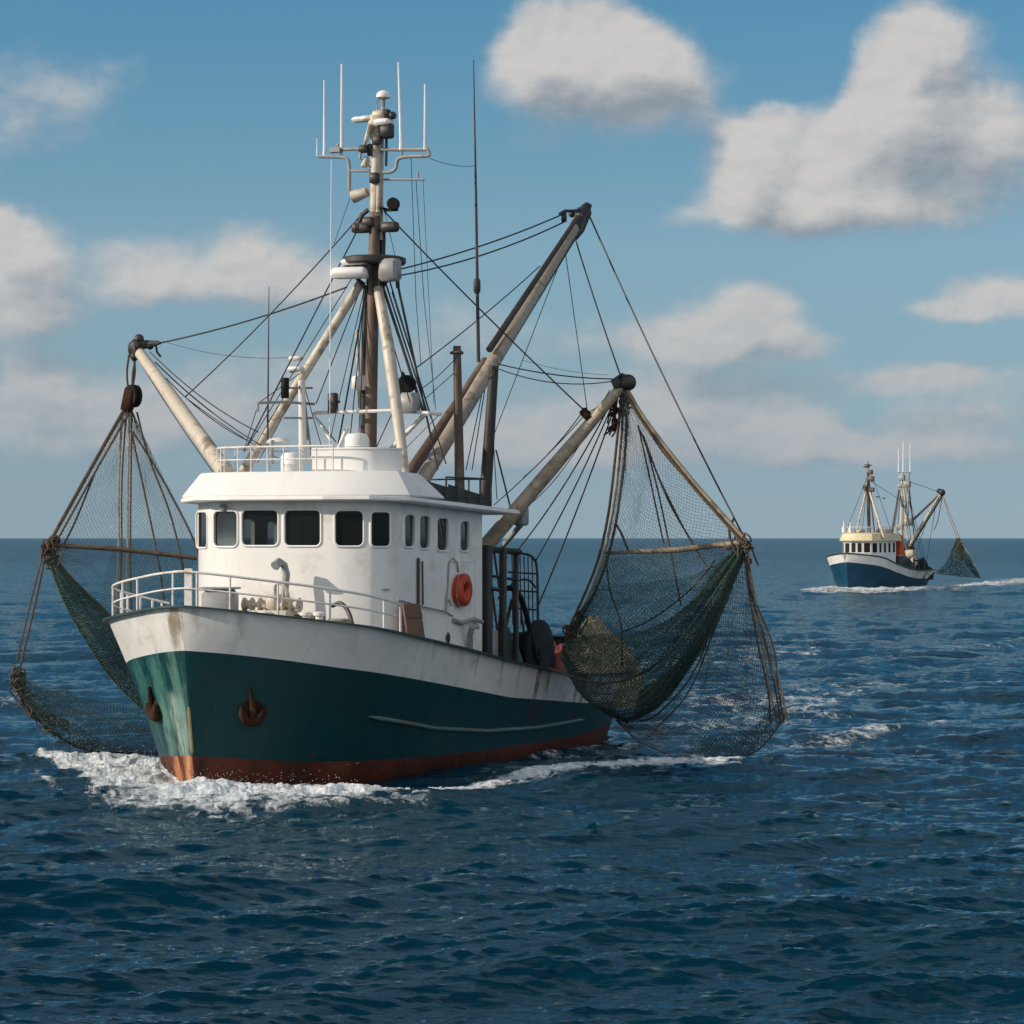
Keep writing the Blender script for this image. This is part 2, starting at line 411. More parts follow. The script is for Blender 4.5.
class Frame:
    """a boat's own axes: p to port, s aft from the stem, z up. at() finds where a sight line meets a plane of the boat."""
    def __init__(s, u, v, deg):
        s.th = R(deg); s.S, s.C = math.sin(s.th), math.cos(s.th)
        s.Y0 = FPX * EYE / (v - HORIZON); s.X0 = (u - 512) * s.Y0 / FPX

    def world(s, q):
        p, a, z = q
        return Vector((s.X0 + p * s.C + a * s.S, s.Y0 - p * s.S + a * s.C, z))

    def at(self, u, v, **k):
        def loc(Y):
            X = (u - 512) / FPX * Y; Z = EYE + (HORIZON - v) / FPX * Y
            return np.array(((X - self.X0) * self.C - (Y - self.Y0) * self.S, (X - self.X0) * self.S + (Y - self.Y0) * self.C, Z))
        a = loc(0.0); b = loc(1.0) - a
        (n, val), = k.items()
        Y = val if n == 'Y' else (val - a['psz'.index(n)]) / b['psz'.index(n)]
        return a + b * Y

    def wall(s, u, v, A, B):
        """sight line against the upright plane through plan points A, B -> (distance along, z)"""
        A = np.array(A, float); B = np.array(B, float); t = (B - A) / np.linalg.norm(B - A); nrm = np.array((t[1], -t[0]))
        a = s.at(u, v, Y=0.0); b = s.at(u, v, Y=1.0) - a
        Y = (nrm @ (A - a[:2])) / (nrm @ b[:2])
        q = a + b * Y
        return float(t @ (q[:2] - A)), float(q[2])

    def empty(s, name, base=(0, 0, 0)):
        o = bpy.data.objects.new(name, None); COL.objects.link(o)
        o.location = s.world(base); o.rotation_euler = (0, 0, -s.th); o.empty_display_size = .3
        return o

    def single(s, mb, name, mats, base, **k):
        o = mb.build(name, mats, None, off=base, **k)
        o.location = s.world(base); o.rotation_euler = (0, 0, -s.th)
        return o


def smooth_curve(xs, ys, n=400, w=21):
    x = np.linspace(xs[0], xs[-1], n); y = np.interp(x, xs, ys)
    k = np.hanning(w + 2)[1:-1]; k /= k.sum()
    pad = w // 2
    yl = 2 * y[0] - y[1:pad + 1][::-1]; yr = 2 * y[-1] - y[-pad - 1:-1][::-1]
    y = np.convolve(np.r_[yl, y, yr], k, 'valid')
    return lambda q: np.interp(q, x, y)


def spline(pts, n):
    """Catmull-Rom through the points, n samples evenly in parameter"""
    P = np.array(pts, float)
    if len(P) == 2: return P[0] + (P[1] - P[0]) * np.linspace(0, 1, n)[:, None]
    P = np.vstack([2 * P[0] - P[1], P, 2 * P[-1] - P[-2]])
    m = len(P) - 3; out = []
    for t in np.linspace(0, m, n):
        i = min(int(t), m - 1); f = t - i
        a, b, c, d = P[i:i + 4]
        out.append(.5 * ((2 * b) + (c - a) * f + (2 * a - 5 * b + 4 * c - d) * f * f + (3 * b - a - 3 * c + d) * f ** 3))
    return np.array(out)


def even(curve, n):
    L = np.r_[0, np.cumsum(np.linalg.norm(np.diff(curve, axis=0), axis=1))]
    t = np.linspace(0, L[-1], n)
    return np.stack([np.interp(t, L, curve[:, k]) for k in range(3)], 1)


def sag(a, b, d, n=14):
    t = np.linspace(0, 1, n)[:, None]
    q = np.array(a) * (1 - t) + np.array(b) * t
    q[:, 2] -= (4 * d * t * (1 - t))[:, 0]
    return q


def wires(A, B, r):
    """three-sided strands, many at once -> MB"""
    A = np.asarray(A, float); B = np.asarray(B, float); d = B - A
    L = np.linalg.norm(d, axis=1, keepdims=True); ok = L[:, 0] > 1e-6
    A, B, d = A[ok], B[ok], (d / np.maximum(L, 1e-9))[ok]
    h = np.where(np.abs(d[:, 2:3]) < .9, np.array([[0, 0, 1.]]), np.array([[1., 0, 0]]))
    x = np.cross(d, h); x /= np.linalg.norm(x, axis=1, keepdims=True); y = np.cross(x, d)
    E = len(A); V = np.zeros((E, 6, 3))
    for j in range(3):
        o = (x * math.cos(2.0944 * j) + y * math.sin(2.0944 * j)) * r
        V[:, j] = A + o; V[:, 3 + j] = B + o
    f0 = np.array([(0, 1, 4, 3), (1, 2, 5, 4), (2, 0, 3, 5)])
    Fc = (np.arange(E)[:, None, None] * 6 + f0[None]).reshape(-1, 4)
    mb = MB(); mb.v = [tuple(q) for q in V.reshape(-1, 3)]; mb.f = [tuple(q) for q in Fc]; mb.m = [0] * len(mb.f); mb.c = len(mb.v)
    return mb


def net_patch(top, bottom, rows, cols, bulge=(0, 0, 0), r=.006, jit=.02, drop=0.0, wave=0.0):
    """diamond netting between two curves (each even()-sampled); bulge pushes the middle out"""
    top = even(np.array(top), cols + 1); bottom = even(np.array(bottom), cols + 1)
    t = np.linspace(0, 1, rows + 1)[:, None, None]
    P = top[None] * (1 - t) + bottom[None] * t
    u = np.linspace(0, 1, cols + 1)[None, :, None]
    shape = np.sin(np.pi * t) ** .8 * (np.sin(np.pi * u) * .85 + .15)
    P = P + shape * np.array(bulge, float)[None, None]
    if wave:
        P = P + wave * np.sin(t * 7.1 + 9 * u)[..., :1] * np.array([.7, -.5, .25]) * shape
    P = P + RNG.normal(0, 1, P.shape) * jit
    ph = RNG.uniform(0, 6, 4)
    P = P + shape * .05 * np.stack([np.sin(t * 11 + u * 17 + ph[0])[..., 0], np.sin(t * 17 - u * 9 + ph[1])[..., 0], .6 * np.sin(t * 8 + u * 23 + ph[2])[..., 0]], -1)
    A, B = [], []
    for i in range(rows):
        for j in range(cols + 1):
            if (i + j) % 2: continue
            for dj in (-1, 1):
                if 0 <= j + dj <= cols and RNG.random() >= drop:
                    A.append(P[i, j]); B.append(P[i + 1, j + dj])
    return wires(np.array(A), np.array(B), r), P


# ------------------------------------------------------------------ the sea
def wave_tile(N, L, kp, power, spread, wind, kmin, kmax, rms, seed):
    r = np.random.default_rng(seed)
    k1 = np.fft.fftfreq(N, L / N) * 2 * np.pi
    kx, ky = np.meshgrid(k1, k1); k = np.hypot(kx, ky); k[0, 0] = 1e-9
    cosw = (kx * math.cos(wind) + ky * math.sin(wind)) / k
    amp = k ** (-power) * np.exp(-(kp / k) ** 2) * np.exp(-(k / kmax) ** 2) * (k > kmin)
    amp *= (np.abs(cosw) ** spread + .03)
    Hh = (r.normal(size=(N, N)) + 1j * r.normal(size=(N, N))) * amp
    Hh[0, 0] = 0
    h = np.fft.ifft2(Hh).real; sc = rms / h.std()
    dx = np.fft.ifft2(1j * kx / k * Hh).real * sc
    dy = np.fft.ifft2(1j * ky / k * Hh).real * sc
    return (h * sc).astype(np.float32), dx.astype(np.float32), dy.astype(np.float32), N, L


def sample(tile, x, y, which=(0, 1, 2)):
    N, L = tile[3], tile[4]
    fx = (x / L) % 1.0 * N; fy = (y / L) % 1.0 * N
    i = fx.astype(int); j = fy.astype(int); a = (fx - i); b = (fy - j)
    i %= N; j %= N; i2 = (i + 1) % N; j2 = (j + 1) % N
    out = []
    for w in which:
        T = tile[w]
        out.append((T[j, i] * (1 - a) + T[j, i2] * a) * (1 - b) + (T[j2, i] * (1 - a) + T[j2, i2] * a) * b)
    return out


WIND = R(100)
TILES = [  # (tile, rotation, choppiness)
    (wave_tile(512, 118.0, .45, 2.3, 4, WIND, .15, 1.8, .125, 3), 0.0, .75),
    (wave_tile(512, 37.0, 1.3, 2.2, 4, WIND + .18 - .37, .8, 14.0, .062, 4), .37, .9),
    (wave_tile(512, 11.3, 7.0, 1.95, 4, WIND - .12 + .61, 5.0, 90.0, .0200, 5), -.61, .9),
]


def sea_at(x, y):
    hx = np.zeros_like(x); hy = np.zeros_like(x); hz = np.zeros_like(x)
    for t, rot, chop in TILES:
        c, s = math.cos(rot), math.sin(rot)
        h, dx, dy = sample(t, x * c + y * s + 500, -x * s + y * c + 500)
        hz += h; hx += chop * (dx * c - dy * s); hy += chop * (dx * s + dy * c)
    return hx, hy, hz


def fbm(x, y, octaves=5, seed=0, gain=.55):
    def vn(x, y, s):
        xi = np.floor(x).astype(np.int64); yi = np.floor(y).astype(np.int64); xf = x - xi; yf = y - yi
        def hsh(a, b):
            n = (a * 374761393 + b * 668265263 + s * 974711) & 0x7fffffff
            n = ((n ^ (n >> 13)) * 1274126177) & 0x7fffffff
            return ((n ^ (n >> 16)) & 0xffff) / 65535.0
        u = xf * xf * (3 - 2 * xf); v = yf * yf * (3 - 2 * yf)
        return (hsh(xi, yi) * (1 - u) + hsh(xi + 1, yi) * u) * (1 - v) + (hsh(xi, yi + 1) * (1 - u) + hsh(xi + 1, yi + 1) * u) * v
    t = np.zeros_like(x); a = 1.0; n = 0.0
    for o in range(octaves):
        t += a * vn(x, y, seed + o * 17); n += a; a *= gain; x = x * 2.03 + 11.3; y = y * 2.03 - 7.7
    return t / n


# foam bands on the water: centre line and half widths (metres on the water, given by sighting), strength
def on_water(u, v):
    Y = FPX * EYE / (v - HORIZON)
    return (u - 512) / FPX * Y, Y


FOAM = [  # (list of (u, v, half height), strength)
    ([(44, 756, 5), (75, 768, 10), (120, 786, 13), (170, 797, 14), (240, 802, 12), (300, 800, 9), (350, 797, 6), (400, 793, 3.5)], 1.0),
    ([(380, 794, 3.5), (440, 788, 2.6), (500, 782, 2.6), (580, 775, 3), (640, 772, 4)], .9), ([(610, 775, 3), (650, 771, 5), (700, 769, 6), (738, 769, 4)], .9),
    ([(45, 754, 4), (80, 761, 9), (130, 768, 12), (185, 782, 12)], 1.0),
    ([(150, 790, 8), (220, 790, 8), (320, 794, 6)], .9),
    ([(90, 806, 6), (160, 811, 7), (250, 814, 6), (330, 808, 5), (430, 800, 4)], .55),
    ([(520, 762, 8), (600, 744, 10), (680, 730, 12), (770, 720, 10), (860, 712, 6)], .52),
    ([(690, 702, 10), (760, 705, 16), (805, 708, 14), (845, 700, 6)], .60),
    ([(780, 747, 3), (830, 743, 3.5), (880, 737, 4), (915, 730, 3.5), (944, 722, 2)], .66),
    ([(740, 760, 5), (800, 762, 8), (870, 762, 5)], .50),
    ([(790, 690, 6), (860, 692, 8), (930, 684, 5), (1000, 680, 4)], .50),
    ([(560, 690, 8), (640, 672, 10), (720, 660, 10), (820, 652, 6)], .48),
    ([(860, 660, 5), (940, 650, 5), (1020, 645, 4)], .40),
    ([(806, 591.6, 1.6), (830, 590.5, 3.4), (860, 590.5, 3.2), (895, 591.2, 2.2), (940, 589, 1.6), (975, 585.5, 1.5), (1030, 582.5, 1.2)], .85),
    ([(955, 590, 1.5), (985, 584, 2.0), (1030, 580, 1.3)], .6),
    ([(0, 704, 3), (22, 702, 2)], .55), ([(0, 612, 2), (60, 610, 1.5)], .4), ([(20, 770, 6), (60, 790, 6), (110, 806, 5)], .5),
]


def foam_field(x, y):
    F = np.zeros_like(x)
    ok = (y > 20) & (y < 420)
    u = 512 + FPX * x / np.maximum(y, 1); v = HORIZON + FPX * EYE / np.maximum(y, 1)
    for pts, st in FOAM:
        P = np.array(pts)
        c = np.interp(u, P[:, 0], P[:, 1]); w = np.interp(u, P[:, 0], P[:, 2])
        span = P[-1, 0] - P[0, 0]; e = min(14.0, span * .2)
        edge = np.clip((u - P[0, 0] + e) / e, 0, 1) * np.clip((P[-1, 0] + e - u) / e, 0, 1)
        f = np.exp(-((v - c) / (w * 1.15)) ** 2) * edge * st
        F = np.maximum(F, np.where(ok, f, 0))
    return np.clip(F, 0, 1)


def mesh_from_grid(name, X, Y, Z, keep=None, closed=False):
    nr, nc = X.shape
    V = np.stack([X, Y, Z], -1).reshape(-1, 3).astype(np.float32)
    i = np.arange(nr - 1)[:, None] * nc; j = np.arange(nc if closed else nc - 1)[None]; j2 = (j + 1) % nc
    Fq = np.stack([i + j, i + j2, i + nc + j2, i + nc + j], -1)
    Fq = Fq[keep] if keep is not None else Fq.reshape(-1, 4)
    used = None
    if keep is not None:
        used, inv = np.unique(Fq, return_inverse=True); V = V[used]; Fq = inv.reshape(-1, 4)
    me = bpy.data.meshes.new(name)
    me.vertices.add(len(V)); me.vertices.foreach_set('co', V.ravel())
    n = len(Fq)
    me.loops.add(n * 4); me.loops.foreach_set('vertex_index', Fq.ravel().astype(np.int32))
    me.polygons.add(n); me.polygons.foreach_set('loop_start', np.arange(0, n * 4, 4, dtype=np.int32))
    me.polygons.foreach_set('use_smooth', np.ones(n, dtype=bool))
    me.update(calc_edges=True)
    return me, used


def foam_bsdf(g, vec, scale=1.0):
    d = g.n.new('ShaderNodeBsdfPrincipled')
    n = g.noise(vec, 5.0 * scale, 6, .65)
    g.put(d.inputs['Base Color'], g.mix(g.step(n, .35, .65), (.46, .53, .56), (.84, .85, .85)))
    d.inputs['Roughness'].default_value = .8
    b = g.n.new('ShaderNodeBump'); b.inputs['Distance'].default_value = .05; b.inputs['Strength'].default_value = .7
    g.put(b.inputs['Height'], n); g.l.new(b.outputs[0], d.inputs['Normal'])
    return d


def sea_material():
    m, g, b = new_mat('sea_water')
    geo = g.n.new('ShaderNodeNewGeometry'); pos = geo.outputs['Position']
    big = g.noise(pos, .03, 3, .5)
    body = g.mix(g.step(big, .3, .7), (.0007, .0205, .0390), (.0010, .0285, .051))
    dist = g.vec('LENGTH', pos)
    sv = g.vec('MULTIPLY', pos, (.30, 1.0, 1.0))
    n1 = g.noise(sv, 6.0, 5, .62, dist=.4)
    n2 = g.noise(sv, 1.1, 4, .6)
    hgt = g.math('ADD', g.math('MULTIPLY', n1, .022), g.math('MULTIPLY_ADD', g.math('MULTIPLY', n2, .24), g.step(dist, 28, 150), g.math('MULTIPLY', g.math('MULTIPLY', g.noise(sv, .22, 4, .6), 1.5), g.step(dist, 150, 900))))
    bn = g.n.new('ShaderNodeBump'); bn.inputs['Distance'].default_value = 1.0; bn.inputs['Strength'].default_value = 1.0
    g.put(bn.inputs['Height'], hgt)
    g.n.remove(b)
    df = g.n.new('ShaderNodeBsdfDiffuse'); g.put(df.inputs['Color'], body); g.l.new(bn.outputs[0], df.inputs['Normal'])
    gl = g.n.new('ShaderNodeBsdfGlossy'); gl.inputs['Color'].default_value = (.70, .92, 1.0, 1)
    g.put(gl.inputs['Roughness'], g.step(dist, 25, 500, .06, .20)); g.l.new(bn.outputs[0], gl.inputs['Normal'])
    fr = g.n.new('ShaderNodeFresnel'); fr.inputs['IOR'].default_value = 1.333; g.l.new(bn.outputs[0], fr.inputs['Normal'])
    water = g.n.new('ShaderNodeMixShader')                     # a ruffled sea never mirrors fully: waves hide their far slopes
    g.put(water.inputs[0], g.math('MINIMUM', fr.outputs[0], .57))
    g.l.new(df.outputs[0], water.inputs[1]); g.l.new(gl.outputs[0], water.inputs[2])
    at = g.n.new('ShaderNodeAttribute'); at.attribute_name = 'foam'
    f1 = g.noise(g.vec('MULTIPLY', pos, (1, .8, 1)), 3.4, 9, .72, dist=.9)
    f2 = g.noise(pos, .75, 4, .6, dist=.6)
    mixn = g.math('MULTIPLY_ADD', g.math('SUBTRACT', f1, .5), 1.9, g.math('MULTIPLY', g.math('SUBTRACT', f2, .5), 1.1))
    cover = g.step(g.math('ADD', at.outputs['Fac'], mixn), .44, .92)
    cover = g.math('MULTIPLY', cover, g.step(at.outputs['Fac'], .04, .30))
    fo = foam_bsdf(g, pos)
    mx = g.n.new('ShaderNodeMixShader')
    g.put(mx.inputs[0], g.math('MULTIPLY', cover, .9)); g.l.new(water.outputs[0], mx.inputs[1]); g.l.new(fo.outputs[0], mx.inputs[2])
    g.l.new(mx.outputs[0], g.n['Material Output'].inputs[0])
    return m


def build_sea():
    az = np.r_[np.arange(-20.0, -10.8, .055), np.arange(-10.8, 10.8, .034), np.arange(10.8, 20.0, .055)]
    az = np.r_[az, np.arange(20.0, 340.0, 2.0)]
    az = np.radians(az)
    pix = np.r_[np.linspace(2600, 620, 50)[:-1], np.arange(620, 1.0, -.7), [.8, .6, .45, .3]]
    r = FPX * EYE / pix
    A, Rr = np.meshgrid(az, r)
    X = Rr * np.sin(A); Y = Rr * np.cos(A)
    hx, hy, hz = sea_at(X, Y)
    fade = np.clip(1.25 - Rr / 4000, .25, 1)
    F = foam_field(X, Y)
    X2, Y2, Z2 = X + hx * fade, Y + hy * fade, hz * fade + F * .06
    me, _ = mesh_from_grid('sea', X2, Y2, Z2, closed=True)
    a = me.attributes.new('foam', 'FLOAT', 'POINT'); a.data.foreach_set('value', F.ravel().astype(np.float32))
    me.materials.append(sea_material())
    o = bpy.data.objects.new('sea', me); COL.objects.link(o)
    tag(o, 'dark blue choppy open sea reaching the horizon', 'sea', kind='structure')


build_sea()


# ------------------------------------------------------------------ the near trawler: hull, deck, wheelhouse
FR = Frame(195, 785, 25)
A_ = FR.at


def hull_shape(L, B, Bw, zg_t, zw_t, zr_t, kg, kw, rake, tail, shallow):
    zg, zw, zr = (smooth_curve(*t) for t in (zg_t, zw_t, zr_t))
    def half(d, z, zt):
        tap = 1 - tail * np.clip((d - L * .70) / (L * .30), 0, 1) ** 2.2
        dd = np.maximum(d, 1e-4)
        nose = .34 * np.sqrt(1 - (1 - np.clip(d / .40, 0, 1)) ** 2) * np.exp(-np.maximum(d - .4, 0) / 1.1) * np.clip((z - 1.6) / 1.8, 0, 1)
        bg = (((kg * dd) ** -4.0 + B ** -4.0) ** -.25 + nose) * tap
        bw = ((kw * dd) ** -3.0 + Bw ** -3.0) ** (-1 / 3) * (1 - (tail + .3) * np.clip((d - L * .66) / (L * .34), 0, 1) ** 2)
        w = np.clip(z / zt, 0, 1) ** 1.15
        b = bw + (bg - bw) * w
        return np.where(z < 0, bw * (1 - .3 * np.clip(-z / 1.2, 0, 1)), b)
    def stem(z): return -rake * z / 4.0
    def stern(z): return L - shallow * (1 - np.clip(z / 1.9, -0.4, 1)) ** 1.6
    return zg, zw, zr, half, stem, stern


def build_hull(root, shp, mats, deck_drop, name='hull', n=70):
    zg, zw, zr, half, stem, stern = shp
    a = np.linspace(0, 1, n) ** 1.7
    levels = [(-1.3, None)]
    rows = []
    D = a * (stern(1.9) - stem(4.0))
    G_, W_, Q_ = zg(D), zw(D), zr(D)
    K_ = np.full_like(D, -1.3)
    segs = [(K_, Q_, 6, 2), (Q_, W_, 9, 1), (W_, G_, 6, 0)]
    mb = MB()
    for side in (1, -1):
        for z0, z1, k, mat in segs:
            rws = []
            for i in range(k + 1):
                z = z0 + (z1 - z0) * i / k
                s0 = stem(z); s1 = stern(z)
                d = a * (s1 - s0)
                b = half(d, z, G_)
                rws.append([(side * bb, ss, zz) for bb, ss, zz in zip(b, s0 + d, z)])
            m0 = MB().grid(rws)
            f = m0.f if side < 0 else [q[::-1] for q in m0.f]
            mb.add(m0.v, f, mat)
    # transom
    for z0, z1, k, mat in segs:
        z = np.linspace(z0[-1], z1[-1], k + 1)
        rws = [[(-half(np.array(stern(q) - stem(q)), q, G_[-1]), stern(q), q), (half(np.array(stern(q) - stem(q)), q, G_[-1]), stern(q), q)] for q in z]
        m0 = MB().grid([[(float(x[0]), float(x[1]), float(x[2])) for x in r] for r in rws])
        mb.add(m0.v, m0.f, mat)
    # inside of the bulwark
    ins = []
    for i in range(5):
        z = G_ - .01 - (deck_drop(D) + .05) * i / 4
        s0 = stem(z); d = a * (stern(z) - s0)
        b = np.maximum(half(d, z, G_) - .11, 0)
        ins.append([(bb, ss + (.15 if j == 0 else 0) - (.12 if j == n - 1 else 0), zz) for j, (bb, ss, zz) in enumerate(zip(b, s0 + d, z))])
    for side in (1, -1):
        m0 = MB().grid([[(side * p, s, z) for p, s, z in r] for r in ins])
        mb.add(m0.v, m0.f if side > 0 else [q[::-1] for q in m0.f], 0)
    q = [[(-r[-1][0], r[-1][1], r[-1][2]), r[-1]] for r in ins]
    m0 = MB().grid(q); mb.add(m0.v, m0.f, 0)
    o = mb.build(name, mats, root, angle=50)
    zd = G_ - deck_drop(D); s0 = stem(zd); d = a * (stern(zd) - s0); b = np.maximum(half(d, zd, G_) - .08, 0)
    m0 = MB().grid([[(-bb, ss, zz) for bb, ss, zz in zip(b, s0 + d, zd)], [(bb, ss, zz) for bb, ss, zz in zip(b, s0 + d, zd)]])
    m0.build('deck', M['deck'], root)
    # edge path of the gunwale, port stern round the bow to starboard stern
    z = G_; s0 = stem(z); d = a * (stern(z) - s0); b = half(d, z, G_)
    port = np.stack([b, s0 + d, z], 1)
    path = np.vstack([port[::-1], (port * np.array([-1, 1, 1]))[1:]])
    return o, path, port


SHP = hull_shape(20.8, 3.55, 3.1,
                 ([0, .3, 1.67, 4.3, 7.4, 9.65, 12, 14.2, 17, 21.4], [3.98, 3.9, 3.6, 3.22, 2.78, 2.43, 2.13, 1.95, 1.87, 1.95]),
                 ([0, .57, 1.9, 4.4, 9.8, 14.7, 17, 21.4], [3.0, 2.9, 2.6, 2.27, 1.57, 1.2, 1.12, 1.2]),
                 ([0, .8, 2, 5, 10, 15, 21.4], [.66, .56, .46, .38, .32, .36, .6]),
                 1.95, 1.12, .6, .46, 1.7)
boat = FR.empty('fishing_trawler')
tag(boat, 'large near trawler with white bulwark, dark green hull and rusty red waterline', 'fishing boat', 'fishing trawlers at sea')
DROP = smooth_curve([0, 4, 8, 11, 21.4], [.22, .28, .75, .95, .95])
hull, GUN, GPORT = build_hull(boat, SHP, [M['hull_white'], M['hull_green'], M['hull_red']], DROP)
zG, zW, zR, HALF, STEM, STERN = SHP


def gun_at(s):
    """gunwale point on the port side at distance s"""
    return np.array([np.interp(s, GPORT[:, 1], GPORT[:, 0]), s, np.interp(s, GPORT[:, 1], GPORT[:, 2])])


def deck_z(s):
    d = s - STEM(3.5)
    return float(zG(d) - DROP(d))


# gunwale cap: flat dark green rail
mb = MB(); rows = []
for i, q in enumerate(GUN):
    a = GUN[max(i - 1, 0)]; b = GUN[min(i + 1, len(GUN) - 1)]
    t = b - a; nrm = np.array([-t[1], t[0], 0]); nrm /= max(np.linalg.norm(nrm), 1e-6)
    o_, i_ = -.014, .15
    rows.append([tuple(q + nrm * w + np.array([0, 0, h])) for w, h in ((o_, -.012), (o_, .03), (i_, .03), (i_, -.012))])
mb.grid(rows, closed=True); mb.build('gunwale', M['trim_green'], boat, angle=30)

# rubbing strake along the port and starboard quarter
for sd in (1, -1):
    pts = []
    for d in np.linspace(3.0, 20.2, 50):
        z = float(np.interp(d, [3.0, 6, 9, 12, 16, 20.2], [1.45, 1.02, .80, .72, .78, 1.02]))
        b = float(HALF(np.array(d), np.array(z), zG(d)))
        pts.append((sd * (b + .01), STEM(z) + d * (STERN(z) - STEM(z)) / 21.4, z))
    MB().tube(pts, [.005] + [.05] * 48 + [.005], 8).build('rubbing_strake', M['strake'], boat)
pts = [(0, STEM(z) - .01, z) for z in np.linspace(.7, 1.75, 14)]
MB().tube(pts, [.01] + [.035] * 12 + [.02], 8).build('stem_bar', M['stem_rust'], boat)

# --- wheelhouse: plan outline from port aft, round the front, to starboard aft
S_AFT = 9.35
PLAN = [(2.6, S_AFT), (2.6, 4.75), (2.1, 4.3), (1.2, 4.05), (-1.2, 4.05), (-2.12, 4.25), (-2.82, 4.85), (-2.82, S_AFT)]
ROOF = [(2.6, S_AFT), (2.6, 4.75), (2.1, 4.3), (1.2, 4.05), (-1.2, 4.05), (-2.1, 4.3), (-2.72, 4.85), (-2.72, S_AFT)]
Z_EAVE = lambda s: 6.36 - .30 * np.clip((s - 4.0) / 6.7, 0, 1)
WINS = {  # facet -> list of (u0, u1, v0, v1) seen in the photograph; mirrored to starboard where not seen
    0: [(404, 414, 515, 546.5), (419, 429, 516, 548), (436.5, 447.5, 518.5, 550), (459.5, 468.5, 521.5, 550.5)],
    1: [(371.5, 389.5, 512.3, 546)], 2: [(335.5, 363, 511, 545.5)], 3: [(242.5, 278, 510.5, 545), (285, 320.5, 510.5, 545.3)], 4: [(214.5, 237.5, 511.5, 546)], 5: [(197.2, 207.5, 512.5, 547)],
}


def rrect(x0, x1, z0, z1, r, n=5):
    pts = []
    for cx, cz, a0 in ((x1 - r, z1 - r, 0), (x0 + r, z1 - r, 90), (x0 + r, z0 + r, 180), (x1 - r, z0 + r, 270)):
        for k in range(n + 1):
            a = R(a0 + 90 * k / n); pts.append((cx + r * math.cos(a), cz + r * math.sin(a)))
    return pts


def facet_axes(A, B):
    A = Vector((*A, 0)); B = Vector((*B, 0)); t = (B - A).normalized(); nrm = Vector((t.y, -t.x, 0))   # points outboard for this winding
    return A, t, nrm, (B - A).length


holes = {}
for k, lst in WINS.items():
    A, B = PLAN[k], PLAN[k + 1]
    holes[k] = []
    for (u0, u1, v0, v1) in lst:
        x0, z1 = FR.wall((u0), v0, A, B); x1, z0 = FR.wall(u1, v1, A, B)
        if x0 > x1: x0, x1 = x1, x0
        holes[k].append((x0, x1, z0, z1))
L6 = facet_axes(PLAN[6], PLAN[7])[3]
holes[6] = [(L6 - x1, L6 - x0, z0, z1) for x0, x1, z0, z1 in holes[0]]

wall = MB(); lining = MB(); WALLN = []
FN = []
for k in range(7):
    t2 = np.array(PLAN[k + 1]) - np.array(PLAN[k]); t2 /= np.linalg.norm(t2); n2_ = np.array((t2[1], -t2[0]))
    if n2_ @ (np.array((0, 6.5)) - np.array(PLAN[k])) > 0: n2_ = -n2_
    FN.append(n2_)
CN = [FN[0], FN[0]] + [(FN[i] + FN[i + 1]) / np.linalg.norm(FN[i] + FN[i + 1]) for i in range(1, 5)] + [FN[6], FN[6]]
for k in range(7):
    A, t, nrm, L = facet_axes(PLAN[k], PLAN[k + 1])
    if nrm.dot(Vector((0, 6.5, 0)) - A) > 0: nrm = -nrm
    def P3(x, z, o=0.0): return A + t * x + nrm * o + Vector((0, 0, z))
    zb0, zb1 = (1.75 if k in (0, 6) else 2.75), None
    s_a, s_b = PLAN[k][1], PLAN[k + 1][1]
    outer = [(0, 1.6), (L, 1.6), (L, float(Z_EAVE(s_b))), (0, float(Z_EAVE(s_a)))]
    rings = [rrect(*h, .12 if h[1] - h[0] > .5 else .085) for h in holes[k]]
    polys = [[Vector((x, z, 0)) for x, z in outer]] + [[Vector((x, z, 0)) for x, z in reversed(rg)] for rg in rings]
    flat = [q for pl in polys for q in pl]
    tris = tessellate_polygon(polys)
    wall.add([P3(q.x, q.y) for q in flat], [tuple(tr) for tr in tris])
    for q in flat:
        f_ = q.x / L; nn = FN[k] if k in (0, 6) else CN[k] * (1 - f_) + CN[k + 1] * f_
        WALLN.append((nn[0], nn[1], 0))
    lining.add([P3(q.x, q.y, -.07) for q in flat], [tuple(tr) for tr in tris])
    for h, rg in zip(holes[k], rings):
        m = len(rg)
        w = MB()
        # proud rounded frame, reveal going in
        prof = [(1.0, -.075, 0), (1.0, .03, 0), (1.0, .035, .03), (1.0, .012, .055), (1.0, -.002, .06)]
        cx, cz = (h[0] + h[1]) / 2, (h[2] + h[3]) / 2
        rws = []
        for _, o, grow in prof:
            g2 = rrect(h[0] - grow, h[1] + grow, h[2] - grow, h[3] + grow, (.12 if h[1] - h[0] > .5 else .085) + grow)
            rws.append([P3(x, z, o) for x, z in g2])
        w.grid(rws, closed=True)
        fr = w.build('window', M['roof_white'], boat, angle=35)
        pn = MB().add([P3(x, z, -.035) for x, z in rg], [tuple(range(m))])
        pn.build('pane', M['glass'], fr, smooth=False)
wall.add([(2.6, S_AFT, 1.6), (-2.82, S_AFT, 1.6), (-2.82, S_AFT, float(Z_EAVE(S_AFT))), (2.6, S_AFT, float(Z_EAVE(S_AFT)))], [(0, 1, 2, 3)])
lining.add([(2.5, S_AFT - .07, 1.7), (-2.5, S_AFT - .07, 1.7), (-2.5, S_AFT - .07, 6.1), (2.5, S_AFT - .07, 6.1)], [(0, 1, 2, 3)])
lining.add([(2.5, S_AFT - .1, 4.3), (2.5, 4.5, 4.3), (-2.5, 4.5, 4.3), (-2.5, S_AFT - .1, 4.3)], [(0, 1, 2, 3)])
lining.box((0, 4.75, 4.75), (4.0, .7, .9)); lining.box((-.9, 6.3, 5.1), (.5, .5, 1.5)); lining.box((.9, 6.6, 4.9), (.55, .5, 1.2))
